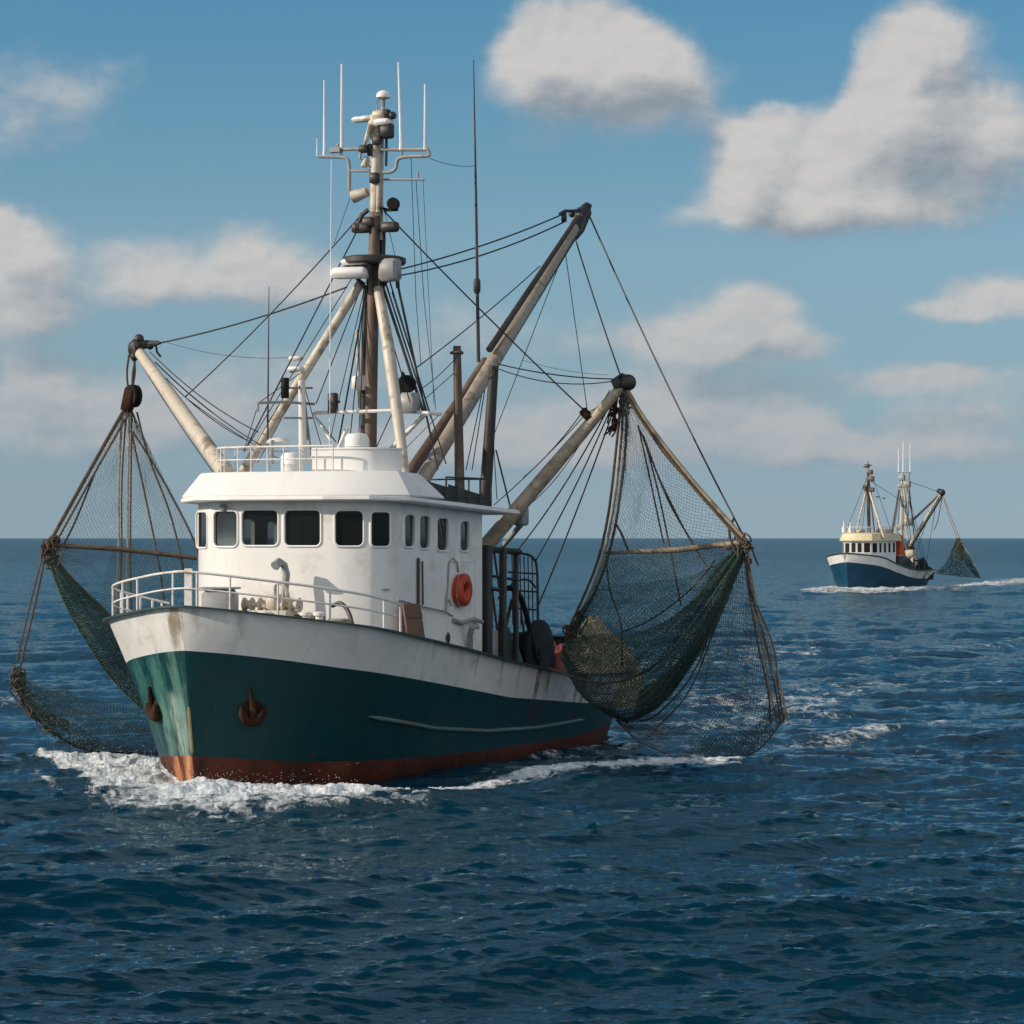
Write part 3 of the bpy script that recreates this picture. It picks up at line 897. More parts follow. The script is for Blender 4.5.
lining.box((.2, 8.0, 5.2), (1.6, .12, 1.7))
WALLN += [(0, 1, 0)] * 4
wo = wall.build('wheelhouse', M['white'], boat)
for pl in wo.data.polygons:                                    # plating is rolled round the corners: shade the front as one curve
    pass
bad = [pl.index for pl in wo.data.polygons if Vector(pl.normal).dot(Vector(WALLN[pl.vertices[0]])) < 0]
import bmesh
bm_ = bmesh.new(); bm_.from_mesh(wo.data); bm_.faces.ensure_lookup_table(); bmesh.ops.reverse_faces(bm_, faces=[bm_.faces[i] for i in bad]); bm_.to_mesh(wo.data); bm_.free()
wo.data.polygons.foreach_set('use_smooth', [True] * len(wo.data.polygons))
wo.data.normals_split_custom_set_from_vertices([Vector(q).normalized() for q in WALLN])
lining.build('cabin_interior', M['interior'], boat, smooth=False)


def outset(poly, d):
    """offset an open plan outline sideways (outboard positive)"""
    P = [np.array(q, float) for q in poly]; out = []
    for i in range(len(P)):
        ns = []
        for j in (i - 1, i):
            if 0 <= j < len(P) - 1:
                t = P[j + 1] - P[j]; t /= np.linalg.norm(t); ns.append(np.array([-t[1], t[0]]) * -1)
        nrm = sum(ns); nrm /= np.linalg.norm(nrm); c = nrm @ ns[0]
        q = P[i] + nrm * d / max(c, .4)
        out.append(q)
    return out


if outset([(2.6, 9), (2.6, 5), (0, 4)], .3)[0][0] < 2.6:
    _o = outset
    outset = lambda p, d: _o(p, -d)

# roof slab with a drooping eave, then the raised white visor round the front
PL2 = [(2.6, 10.55)] + ROOF[1:7] + [(-2.72, 10.55)]
rw = []
for d, h in ((-.05, .0), (.44, .0), (.47, .03), (.46, .10), (.38, .13), (-.4, .16)):
    rw.append([(q[0], q[1], float(Z_EAVE(q[1])) + h) for q in outset(PL2, d)])
slab = MB().grid(rw)
und = rw[0]; slab.add(und, [tuple(range(len(und)))]); top = rw[-1]; slab.add(top, [tuple(range(len(top)))[::-1]])
for e in (0, -1):
    slab.add([r[e] for r in rw], [tuple(range(len(rw)))])
slab.build('roof', M['roof_white'], boat, smooth=False)

VIS = [(2.6, 6.35)] + ROOF[1:7] + [(-2.72, 6.35)]
vr = []
for d, z in ((.42, 6.455), (.44, 6.49), (.05, 7.02), (.0, 7.05), (-.06, 7.05), (-.06, 6.5)):
    row = []
    for i, q in enumerate(outset(VIS, d)):
        s_ = q[1] + (.0 if 0 < i < len(VIS) - 1 else (z - 6.5) * -.9)
        row.append((q[0], s_, z - (.04 if i in (0, len(VIS) - 1) and z > 6.4 else 0)))
    vr.append(row)
vis = MB().grid(vr)
vis.add([(2.5, 5.8, 6.98), (-2.5, 5.8, 6.98), (-2.5, 4.8, 6.98), (-2.05, 4.4, 6.98), (-1.15, 4.15, 6.98), (1.15, 4.15, 6.98), (2.05, 4.4, 6.98), (2.5, 4.8, 6.98)], [tuple(range(8))])
vis.add([(2.5, 5.8, 6.98), (2.5, 6.3, 6.3), (-2.5, 6.3, 6.3), (-2.5, 5.8, 6.98)], [(0, 1, 2, 3)])
for e in (0, -1): vis.add([r[e] for r in vr], [tuple(range(len(vr)))])
vis.build('roof_visor', M['roof_white'], boat, angle=25)

# eave lamp over the windows, seam on the port wall, pole, vent, door handle, pipes
q = A_(224, 508, s=4.14); MB().lathe([(.0, 0), (.09, 0), (.10, .05), (.05, .09)], q, (0, -1, 0), 12).build('eave_lamp', M['grey'], boat)
x = 2.6


def on_port(u, v, o=0.0):
    q = A_(u, v, p=2.6 + o); return q


d0, d1 = on_port(446, 560), on_port(474, 640)
door = MB().grid([[(2.60 + h, s_, z) for s_, z in rrect(d0[1] - e, d1[1] + e, 2.6 - e, d0[2] + e - .05, .12)] for h, e in ((0, .03), (.03, .03), (.03, 0))], closed=True)
door.add([(2.625, s_, z) for s_, z in rrect(d0[1], d1[1], 2.6, d0[2] - .05, .12)], [tuple(range(24))])
dr = door.build('door', M['white'], boat)
MB().tube([on_port(449, 600, .03), on_port(449, 600, .1), on_port(451, 606, .1)], .02, 6).build('handle', M['grey'], dr)
MB().tube([on_port(418.5, 558, .05), on_port(418.5, 606, .05)], .035, 7).tube([on_port(422.5, 561, .04), on_port(423, 605, .04)], .02, 6).build('drain_pipe', M['dark_steel'], boat)
MB().tube([on_port(398, 600, .07), on_port(420, 606, .07), on_port(447, 612, .07)], .022, 6).build('handrail', M['grey'], boat)
MB().tube([on_port(448, 583, .05), on_port(449, 562, .07), on_port(453, 558, .09), on_port(457, 562, .07), on_port(458.5, 572, .05)], .02, 6).tube([on_port(448, 583, .05), on_port(446, 612, .05), on_port(453, 616, .05)], .022, 6).build('wall_cable', M['grey'], boat)
MB().tube([on_port(453, 620, .06), on_port(462, 623, .09), on_port(474, 619, .12), on_port(482, 622, .12)], .055, 8).build('vent_pipe', M['grey'], boat)
MB().tube([on_port(470, 655, .10), on_port(470, 635, .18), on_port(472, 627, .3), on_port(478, 626, .4)], .075, 10).build('vent_pipe', M['grey'], boat)
MB().ball(on_port(448, 638, .03), .10, 10, sq=(.4, 1, 1.4)).build('porthole', M['dark_steel'], boat)
g0 = A_(283, 616, s=3.5)
MB().tube([g0, A_(285, 590, s=3.55), A_(286.5, 574, s=3.6), A_(284, 565, s=3.55), A_(279, 562, s=3.4), A_(275, 566, s=3.25)], [.085, .085, .085, .09, .10, .115], 12).build('vent_cowl', M['grey'], boat)

# --- bow railing: posts on the gunwale, two rails, curved down at its port aft end
def gpath(s):                                   # signed: negative s runs down the starboard side
    return gun_at(s)


half_path = GPORT[GPORT[:, 1] < 5.2]
loop = np.vstack([half_path[::-1], (half_path * np.array([-1, 1, 1]))[1:]])
loop = even(loop, 240)
cen = np.array([0, 3.0, 0])
inb = loop.copy()
for i in range(len(loop)):
    t = loop[min(i + 1, 239)] - loop[max(i - 1, 0)]; nrm = np.array([-t[1], t[0], 0]); nrm /= np.linalg.norm(nrm)
    if nrm @ (cen - loop[i]) < 0: nrm = -nrm
    inb[i] = loop[i] + nrm * .09
us = np.array([512 + FPX * FR.world(q)[0] / FR.world(q)[1] for q in inb])
top_h = .80
rail = MB()
i_end = int(np.argmin(np.abs(us[:100] - 399)))
sub = inb[i_end:232]
hr = np.full(len(sub), top_h)
hr = hr * (1 - .12 * np.linspace(1, 0, len(sub)) ** 2)
topr = sub + np.c_[np.zeros(len(sub)), np.zeros(len(sub)), hr]
end = [sub[0] + np.array([-.02, .10, .04]), sub[0] + np.array([-.02, .10, .45]), sub[0] + np.array([0, .05, .64])]
rail.tube(end + list(topr[2:]), .030, 8)
rail.tube(sub[1:] + np.array([0, 0, .40]), .022, 7)
for ut in (384, 330, 278.5, 229, 196, 172):
    i = int(np.argmin(np.abs(us[:140] - ut)))
    rail.tube([inb[i], inb[i] + np.array([0, 0, top_h - .05])], .026, 7)
for ut in (152.6, 127.5):
    i = 128 + int(np.argmin(np.abs(us[128:] - ut)))
    i = i if i < 232 else 200
    rail.tube([inb[i], inb[i] + np.array([0, 0, top_h])], .028, 7)
for i in (150, 163, 178, 194, 210, 226):
    rail.tube([inb[i], inb[i] + np.array([0, 0, top_h])], .026, 7)
i = int(np.argmin(np.abs(us[:140] - 187)))
q = inb[i]; rail.box(q + np.array([.02, .05, .42]), (.17, .06, .84), rz=.2)
rail.build('bow_railing', M['rail_white'], boat)

# foredeck gear
dz = deck_z(2.0)
q = A_(210, 596, s=1.9)
MB().box((q[0] + .12, q[1] + .25, dz + .55), (.78, .62, 1.1), rz=.3, bev=.12).box((q[0] + .12, q[1] + .25, dz + 1.12), (.84, .68, .05), rz=.3, bev=.02).build('deck_locker', M['grey'], boat)
wl = MB(); dz0 = dz; dz = dz + .26
c = A_(272, 606, s=2.5)
wl.box((c[0], c[1], dz + .18), (1.1, .55, .36), bev=.04)
wl.tube([(c[0] - .75, c[1], dz + .48), (c[0] + .75, c[1], dz + .48)], .06, 8)
for o in (-.62, -.2, .25, .62):
    wl.lathe([(.17, -.1), (.10, -.07), (.10, .07), (.17, .1)], (c[0] + o, c[1], dz + .48), (1, 0, 0), 14)
wl.box((c[0] + .05, c[1] + .02, dz + .55), (.3, .4, .35), bev=.05); wl.tube([(c[0] + .3, c[1] - .1, dz + .3), (c[0] + .42, c[1] - .2, dz + .85)], .025, 6)
wl.box((c[0], c[1], dz0 + .13), (1.3, .7, .28), bev=.02)
wl.tube(spline([(c[0] + .1, c[1], dz + .5), (c[0] + .15, c[1] - .1, dz + .95), (c[0] + .4, c[1] - .1, dz + .9), (c[0] + .5, c[1], dz + .3)], 10), .05, 6)
wl.build('windlass', M['cream_pole'], boat); dz = dz0
MB().box((c[0] + .75, c[1] + .3, dz + .26), (.7, .5, .52), bev=.03).build('chain_locker', M['wood'], boat)
MB().box((c[0] - .85, c[1] + .25, dz + .30), (.55, .4, .6), bev=.03).build('chain_locker', M['wood'], boat)
for k_ in range(6):
    MB().tube([np.array((c[0] + 1.5 + .26 * math.cos(x), c[1] + .5 + .26 * math.sin(x), dz + .12 + .055 * k_)) for x in np.linspace(0, 6.283, 15)[:-1]], .032, 6, closed=True).build('rope_coil', M['pale_rope'], boat)
for u_, v_ in ((252, 604), (306, 612)):
    c2 = A_(u_, v_, s=2.1)
    for o in (0, .32):
        MB().lathe([(.09, 0), (.09, .52), (.14, .54), (.14, .60), (.06, .63)], (c2[0] + o, c2[1] + o * .15, dz - .02), n=12).build('bollard', M['rail_white'], boat)
hz = deck_z(3.2); c3 = A_(342, 618, s=3.1)
MB().box((c3[0], c3[1], hz + .22), (.8, .6, .44), bev=.05).box((c3[0], c3[1], hz + .46), (.65, .48, .06), bev=.02).build('deck_hatch', M['white'], boat)
hose = [A_(332, 606, s=3.4), A_(340, 603, s=3.35), A_(346, 608, s=3.3), A_(350, 616, s=3.2), A_(352, 624, s=3.1)]
MB().tube(spline(hose, 16), .05, 8).build('suction_hose', M['dark_steel'], boat)

# --- roof deck: railing, panel, radar post
zt = 6.99
rf = MB()
rl = outset([(2.35, 6.1), (2.35, 4.95), (1.95, 4.6), (1.1, 4.4), (-1.1, 4.4), (-1.95, 4.6), (-2.35, 4.95), (-2.35, 9.2)], .0)
rl = [np.array((q[0], q[1], zt)) for q in rl]
star = [q for q in rl[3:]]
rf.tube([q + np.array([0, 0, .66]) for q in star], .024, 7); rf.tube([q + np.array([0, 0, .36]) for q in star], .016, 6)
for i in range(len(star) - 1):
    n_ = 5 if i in (0, 3) else 2
    for k in range(n_):
        q = star[i] + (star[i + 1] - star[i]) * k / n_
        rf.tube([q, q + np.array([0, 0, .66])], .018, 6)
rf.build('roof_railing', M['rail_white'], boat)
pan = MB()
pp = spline([(.35, 4.75, zt), (1.5, 4.8, zt), (2.05, 5.1, zt), (2.25, 5.7, zt)], 14)
pan.grid([[(q[0], q[1], q[2] + h) for q in pp] for h in (0, .55, .60)])
pan.grid([[(q[0] - .05, q[1] + .05, q[2] + h) for q in pp] for h in (.60, 0)])
pan.tube([(q[0], q[1], q[2] + .6) for q in pp], .03, 6)
pan.build('wind_screen', M['roof_white'], boat)
# box on the mast foot
mf = A_(370, 447, s=8.2)
MB().box((0.0, 7.6, 6.75), (1.5, 1.6, 1.3), bev=.08).build('mast_housing', M['white'], boat)

# dark basket and low rail on the after part of the roof
zb = 6.25
bk = MB()
for (u0, v0, u1, v1) in ((417, 476, 448, 484), (448, 484, 488, 492)):
    a0, a1 = A_(u0, v0, p=2.45), A_(u1, v1, p=2.45)
    bk.add([(2.45, a0[1], 6.22), (2.45, a1[1], 6.18), (2.45, a1[1], a1[2] - .12), (2.45, a0[1], a0[2])], [(0, 1, 2, 3)])
bk.add([(2.40, 6.3, 6.2), (2.40, 10.3, 6.1), (2.40, 10.3, 6.45), (2.40, 6.3, 6.9)], [(3, 2, 1, 0)])
bk.build('dark_screen', M['dark_steel'], boat, smooth=False)
ar = MB()
p0, p1 = A_(446, 478, p=2.5), A_(491, 479, p=2.5)
for q in np.linspace(0, 1, 5):
    s_ = p0[1] + (p1[1] - p0[1]) * q; ar.tube([(2.5, s_, 6.15), (2.5, s_, p1[2])], .022, 6)
ar.tube([(2.5, p0[1], p1[2]), (2.5, p1[1], p1[2]), (-2.5, p1[1], p1[2]), (-2.5, p0[1], p1[2])], .024, 6)
ar.tube([(2.5, p0[1], 6.5), (2.5, p1[1], 6.5), (-2.5, p1[1], 6.5)], .018, 6)
for q in np.linspace(-2.5, 2.2, 6): ar.tube([(q, p1[1], 6.15), (q, p1[1], p1[2])], .02, 6)
ar.build('after_railing', M['dark_steel'], boat)


# ------------------------------------------------------------------ mast, booms, rigging of the near trawler
def pole(name, a, b, r0, r1, mat, parent=boat, n=12, mid=None):
    pts = np.array([np.array(a) * (1 - t) + np.array(b) * t for t in np.linspace(0, 1, 6)])
    return MB().tube(pts, list(np.linspace(r0, r1, 6)), n).build(name, mat, parent)


def m_at(u, v, o=0.0): return A_(u, v, s=8.45 + o)


mast = MB()
mast.tube([m_at(370, 462), m_at(371, 400), m_at(373, 300), m_at(375, 212)], [.165, .16, .15, .135], 14)
mast = mast.build('mast', M['brown_pole'], boat)
mt = MB()
mt.tube([m_at(375, 216), m_at(376, 170), m_at(377, 126)], [.135, .125, .115], 14)
mt.tube([m_at(371.5, 214, .1), m_at(372.5, 140, .1)], .045, 8); mt.tube([m_at(381, 240, .1), m_at(382, 135, .1)], .05, 8)
mt.tube([m_at(378, 212, -.15), m_at(378.5, 186, -.15)], .05, 8)
mt.build('topmast', M['cream_pole'], mast)
MB().tube([m_at(364, 440, .5), m_at(365, 360, .45), m_at(367, 285, .3)], .10, 10).tube([m_at(382, 300, .2), m_at(383, 225, .15)], .075, 8).build('mast_pipe', M['dark_steel'], mast)
MB().box(m_at(363.5, 383, .3), (.5, .4, .35), bev=.04).build('junction_box', M['white'], mast)
# platform with radar scanner
pf = MB()
pf.lathe([(.75, 0), (.80, .05), (.80, .16), (.70, .2)], m_at(374, 265), n=18)
for a in range(5):
    an = 2 * math.pi * a / 5; pf.tube([m_at(374, 266) + np.array([.68 * math.cos(an), .68 * math.sin(an), 0]), m_at(374, 292) + np.array([.14 * math.cos(an), .14 * math.sin(an), 0])], .045, 6)
pf.tube([m_at(352, 262), m_at(360, 284)], .06, 7); pf.tube([m_at(396, 262), m_at(398, 288)], .05, 6)
pf.tube([m_at(345, 268), m_at(352, 260), m_at(374, 258), m_at(392, 259), m_at(398, 264)], .05, 6)
pf.build('mast_platform', M['dark_steel'], mast)
MB().box(m_at(351, 273, -.5), (.95, .5, .26), rz=.1, bev=.07).box(m_at(356, 262, -.45), (.7, .4, .14), bev=.05).build('radar_scanner', M['roof_white'], mast)
MB().box(m_at(390, 270, -.4), (.5, .4, .55), bev=.07).build('radar_scanner', M['grey'], mast)
# aerial yards
yd = MB()
def curve(*pts): return spline([m_at(*p) for p in pts], 18)
yd.tube(curve((341, 149.5), (360, 149), (385, 149.5), (428, 149.5)), .045, 8)
yd.tube(curve((319, 156.5), (340, 157), (347, 159), (349, 164), (349.5, 178), (349.6, 190), (354, 196), (368, 193)), .045, 8)
yd.tube(curve((428, 150), (429, 155.5), (418, 156.3), (404, 157), (397.5, 160), (396, 168), (391, 172), (383, 172.5)), .045, 8)
yd.tube([m_at(350, 171), m_at(372, 171)], .035, 7); yd.tube([m_at(384, 179.5), m_at(424, 179.5)], .03, 7)
yd.tube([m_at(341, 150), m_at(341, 157)], .03, 6); yd.tube([m_at(402, 149), m_at(402, 157)], .03, 6); yd.tube([m_at(418, 179), m_at(418, 172)], .025, 6)
yd.tube([m_at(332, 153), m_at(339, 144)], .03, 6); yd.box(m_at(336, 150), (.3, .2, .12))
yd.build('crosstree', M['grey'], mast)
MB().tube([m_at(353, 197), m_at(367, 192)], [.16, .12], 10).build('horn', M['cream_pole'], mast)
for u0, v0, v1, r_ in ((324.3, 155.5, 80, .035), (341.8, 149, 64, .043), (401, 150, 62, .043), (425, 150, 84, .037), (317, 156, 138, .015)):
    top_u = u0 - (2.5 if u0 == 401 else 0)
    MB().tube([m_at(u0, v0), m_at(u0, v0 - 8), m_at(top_u, v1)], [r_ * 1.3, r_, r_ * .6], 8).build('antenna', M['antenna'], mast)
# head of the mast
hd = MB()
hd.tube([m_at(383, 113), m_at(383.5, 96)], .05, 8); hd.box(m_at(380, 115), (.34, .3, .2), bev=.04)
hd.tube([m_at(366, 141, -.2), m_at(370, 124, -.2)], .055, 8); hd.tube([m_at(359.5, 158, -.2), m_at(362, 148, -.2), m_at(367, 139, -.2)], .035, 7)
hd.box(m_at(374, 127), (.26, .24, .6), bev=.04); hd.ball(m_at(366, 162, -.1), .09, 8, sq=(1, 1, 1.6)); hd.ball(m_at(363.5, 165, -.1), .07, 7)
hd.tube([m_at(378, 116), m_at(376.5, 104), m_at(379, 98)], .015, 5)
hd.build('mast_head', M['cream_pole'], mast)
hk = MB()
hk.box(m_at(387, 131), (.30, .28, .36), bev=.04); hk.box(m_at(364, 149, -.2), (.22, .22, .18), bev=.03); hk.ball(m_at(392.5, 115.5), .10, 8); hk.box(m_at(386, 114), (.20, .2, .22), bev=.03)
hk.box(m_at(374.5, 178, -.15), (.22, .2, .26), bev=.03); hk.tube([m_at(368, 132, -.2), m_at(364, 146, -.2)], .03, 6); hk.tube([m_at(386.5, 138), m_at(386, 166)], .035, 6); hk.box(m_at(377, 140, -.14), (.2, .12, .22), bev=.02)
hk.box(m_at(370, 150, -.1), (.12, .12, .3), bev=.02); hk.tube([m_at(360, 158), m_at(371, 168)], .012, 5)
hk.build('mast_fittings', M['dark_steel'], mast)
MB().lathe([(.10, -.06), (.18, -.03), (.185, .03), (.15, .10), (.07, .145), (.01, .155)], m_at(383.5, 96.5), n=18).build('satellite_dome', M['roof_white'], mast)
MB().lathe([(.06, -.05), (.16, -.04), (.19, 0), (.16, .07), (.05, .1)], m_at(367, 119.5), n=16).box(m_at(362, 119.5), (.5, .3, .12), bev=.05).build('radar_dome', M['roof_white'], mast)
MB().box(m_at(384, 122.5), (.42, .4, .16), bev=.05).build('lamp_ring', M['roof_white'], mast)
for (u_, v_, r_) in ((393.5, 204, .155), ):
    s2 = MB().lathe([(.10, -.12), (r_, -.05), (r_, .1), (r_ * .9, .12)], m_at(u_, v_), (.3, -1, 0), 16); s2.box(m_at(391, 210), (.35, .12, .06)); s2.tube([m_at(391, 210), m_at(380, 208)], .035, 6)
    s2.build('floodlight', M['black'], mast)
fl = MB()
for (u_, v_, w_) in ((358, 228, .28), (363, 228, .4), (390, 227, .42), (369, 222, .3)):
    fl.box(m_at(u_, v_, -.1), (w_, .25, .24), bev=.04)
fl.tube([m_at(357, 227), m_at(362, 215), m_at(368, 210)], .06, 7); fl.tube([m_at(380, 230), m_at(393, 231)], .04, 6)
fl.build('floodlight', M['dark_steel'], mast)
# spreader lower down
sp = MB(); sp.tube([A_(313, 413, s=8.0), A_(394, 410.5, s=8.0), A_(441, 414, s=8.0)], .045, 8)
sp.tube([A_(313, 413, s=8.0), A_(331, 441, s=7.6)], .03, 6)
sp.build('spreader', M['rail_white'], boat)
for (u_, v_, r_) in ((407, 384, .22),):
    MB().lathe([(.10, -.18), (r_, -.08), (r_ * 1.05, .1), (r_ * .9, .13)], A_(u_, v_, s=8), (.25, -1, -.1), 16).tube([A_(407, 384, s=8.1), A_(403, 372, s=8.1), A_(399, 400, s=8.1)], .04, 6).build('deck_floodlight', M['black'], boat)
MB().box(A_(410, 403, s=8), (.45, .35, .5), bev=.06).tube([A_(407, 388, s=8.1), A_(410, 403, s=8.1)], .05, 6).build('deck_floodlight', M['grey'], boat)
MB().box(A_(333, 403, s=8), (.22, .2, .5), bev=.03).tube([A_(329, 398, s=8), A_(340, 402, s=8)], .03, 6).tube([A_(333, 400, s=8), A_(333, 413, s=8)], .03, 6).build('deck_floodlight', M['dark_steel'], boat)
# raking struts
pole('mast_strut', A_(243, 472, s=6.9), m_at(362, 281), .125, .115, M['cream_pole'])
MB().tube([A_(405, 474, s=6.6), A_(398, 420, s=7.1), A_(388, 345, s=7.8), m_at(378, 288, -.1)], [.115, .14, .155, .12], 12).build('mast_strut', M['cream_pole'], boat)
pole('mast_strut', A_(360, 408, s=8.6), A_(357, 330, s=8.7), .05, .045, M['cream_pole'])
pole('brace', A_(388, 452, s=8.8), A_(425, 414, s=8.3), .06, .06, M['rail_white'])
pole('brace', A_(337, 452, s=7.4), A_(347, 428, s=7.7), .05, .05, M['rail_white'])

# small white radar mast to starboard
sm = MB(); sb = lambda u, v: A_(u, v, p=-1.5)
sm.tube([sb(303, 464), sb(301.5, 380)], [.11, .09], 10)
sm = sm.build('radar_mast', M['rail_white'], boat)
k_ = MB()
k_.tube([sb(258, 403), sb(285, 402), sb(314, 404)], .035, 7); k_.tube([sb(288, 388), sb(312, 388)], .03, 6); k_.tube([sb(258, 403), sb(258, 412)], .03, 6)
k_.tube([sb(290, 372), sb(302, 370), sb(302, 380)], .03, 6); k_.tube([sb(283, 418), sb(312, 418)], .03, 6)
k_.tube([sb(308, 440), sb(303, 400)], .03, 6); k_.tube([sb(312, 464), sb(304, 395)], .03, 6); k_.tube([sb(272, 440), sb(272, 464)], .04, 6)
k_.build('crosstree', M['grey'], sm)
MB().box(sb(296, 358.5), (.34, .25, .11), bev=.04).box(sb(296, 369), (.38, .3, .12), bev=.04).build('radar_scanner', M['roof_white'], sm)
MB().box(sb(285, 388), (.14, .2, .5), bev=.02).build('signal_shape', M['black'], sm)
MB().lathe([(.26, 0), (.3, .05), (.22, .13), (.05, .16)], sb(278, 444), n=16).build('radar_dome', M['roof_white'], sm)
for (u_, v0, v1, p_) in ((267.5, 450, 287, -1.9),):
    MB().tube([A_(u_, v0, p=p_), A_(u_ + 1.5, v1, p=p_)], [.028, .010], 7).build('whip_antenna', M['cable'], boat)
MB().tube([A_(329.5, 452, s=7.2), A_(331.5, 160, s=8.3)], .014, 6).build('whip_antenna', M['antenna'], boat)
MB().tube([A_(478.5, 362, s=9.2), A_(476, 200, s=9.3), A_(473.5, 60, s=9.4)], [.050, .034, .012], 8).lathe([(.05, -.2), (.09, -.12), (.09, .12), (.05, .2)], A_(477, 286, s=9.25), n=10).build('whip_antenna', M['dark_steel'], boat)

# booms
boom = MB()
bt = A_(580, 218, p=1.5); bb = A_(426, 474, p=.9); bb = bb + (bb - bt) * .10
boom.tube([bb, bb * .55 + bt * .45, bt], [.19, .19, .15], 14)
boom = boom.build('boom', M['steel_pole'], boat)
bh = MB()
bh.tube([A_(575, 227, p=1.5), A_(586, 208, p=1.5)], [.165, .15], 10); bh.box(A_(586, 209, p=1.45), (.22, .3, .34), rz=.3, bev=.04, tilt=(.2, .5)); bh.lathe([(.15, -.08), (.18, -.06), (.18, .06), (.15, .08)], A_(582, 213, p=1.4), (1, -.6, 0), 14); bh.ball(A_(572, 214, p=1.5), .10, 6)
bh.tube([A_(588, 205, p=1.5), A_(589.5, 213, p=1.45), A_(582, 231, p=1.4), A_(576, 238, p=1.4)], .06, 7)
bh.tube([A_(560, 214, p=1.6), A_(565, 211, p=1.6), A_(574, 211, p=1.6), A_(580, 210, p=1.55)], .05, 6); bh.lathe([(.14, -.06), (.14, .06)], A_(564, 217, p=1.6), (1, .3, 0), 12)
bh.build('boom_head', M['dark_steel'], boom)
MB().tube([A_(400, 488, p=.25), A_(420, 458, p=.3), A_(470, 385, p=.5), A_(486, 360, p=.7)], [.15, .15, .13, .12], 10).build('boom_brace', M['brown_pole'], boat)
MB().tube([A_(489, 350, p=1.1), A_(577, 218, p=1.7)], [.09, .06], 8).tube([A_(499, 362, p=1.05), A_(578, 232, p=1.35)], .055, 8).build('boom_pipe', M['dark_steel'], boom)
pole('samson_post', A_(485, 500, s=11.3), A_(494, 366, s=11.3), .16, .12, M['dark_steel'])
ex = MB(); ex.tube([A_(460, 505, s=10.2), A_(457, 346, s=10.2)], [.13, .10], 10); ex.tube([A_(450.5, 353, s=10.2), A_(463, 353, s=10.2)], .04, 6); ex.lathe([(.12, 0), (.17, .03), (.12, .08)], A_(457, 354, s=10.2), n=12)
ex.build('exhaust_pipe', M['brown_pole'], boat)
ob0, ob1 = A_(484, 548, p=1.9), A_(622, 386, s=12)
ot = MB().tube([ob0, ob0 * .5 + ob1 * .5, ob1], [.20, .18, .13], 14).build('outrigger', M['wood_pole'], boat)
hp = ob1
oh = MB(); oh.ball(A_(628, 382.5, s=12), .21, 10); oh.lathe([(.16, -.12), (.2, -.1), (.2, .1), (.16, .12)], A_(619, 384, s=12), (1, 0, .6), 12); oh.tube([A_(615, 380, s=12), A_(622, 375, s=12), A_(630, 378, s=12)], .06, 6)
oh.build('outrigger_head', M['dark_steel'], ot)
MB().lathe([(.14, -.08), (.2, -.07), (.2, .07), (.14, .08)], A_(587, 415, s=11.75), (.7, 0, .7), 12).tube([A_(585, 408, s=11.7), A_(590, 422, s=11.7)], .05, 6).build('boom_band', M['rust'], ot)
MB().tube([A_(503, 546, p=1.9), A_(524, 521, s=11.4)], .07, 8).box(A_(521, 516, s=11.5), (.35, .3, .5), bev=.06).build('winch_bracket', M['grey'], boat)
sb0, sb1 = A_(226, 473, p=-2.1), A_(139, 352, Y=78)
os_ = MB().tube([sb0, sb0 * .5 + sb1 * .5, sb1], [.21, .19, .14], 14).build('outrigger', M['cream_pole'], boat)
oh = MB(); Yt = dict(Y=78)
oh.box(A_(136, 347, **Yt), (.30, .28, .34), bev=.05, tilt=(0, .5)); oh.tube([A_(140, 345, **Yt), A_(150, 344, **Yt), A_(160, 343, Y=77.5)], [.13, .10, .04], 8); oh.ball(A_(139, 339, **Yt), .13, 8); oh.lathe([(.17, -.06), (.2, -.05), (.2, .05), (.17, .06)], A_(133, 349, **Yt), (.6, 1, 0), 14)
oh.tube([A_(131, 345, **Yt), A_(131, 354, **Yt), A_(134, 360, **Yt)], .06, 6); oh.ball(A_(135, 356, **Yt), .12, 7); oh.tube([A_(156, 345, **Yt), A_(157, 352, **Yt), A_(161, 357, **Yt)], .03, 5); oh.tube([A_(146, 341, **Yt), A_(152, 346, **Yt), A_(158, 341, **Yt)], .045, 5); oh.ball(A_(150, 346, **Yt), .10, 6)
oh.build('outrigger_head', M['dark_steel'], os_)

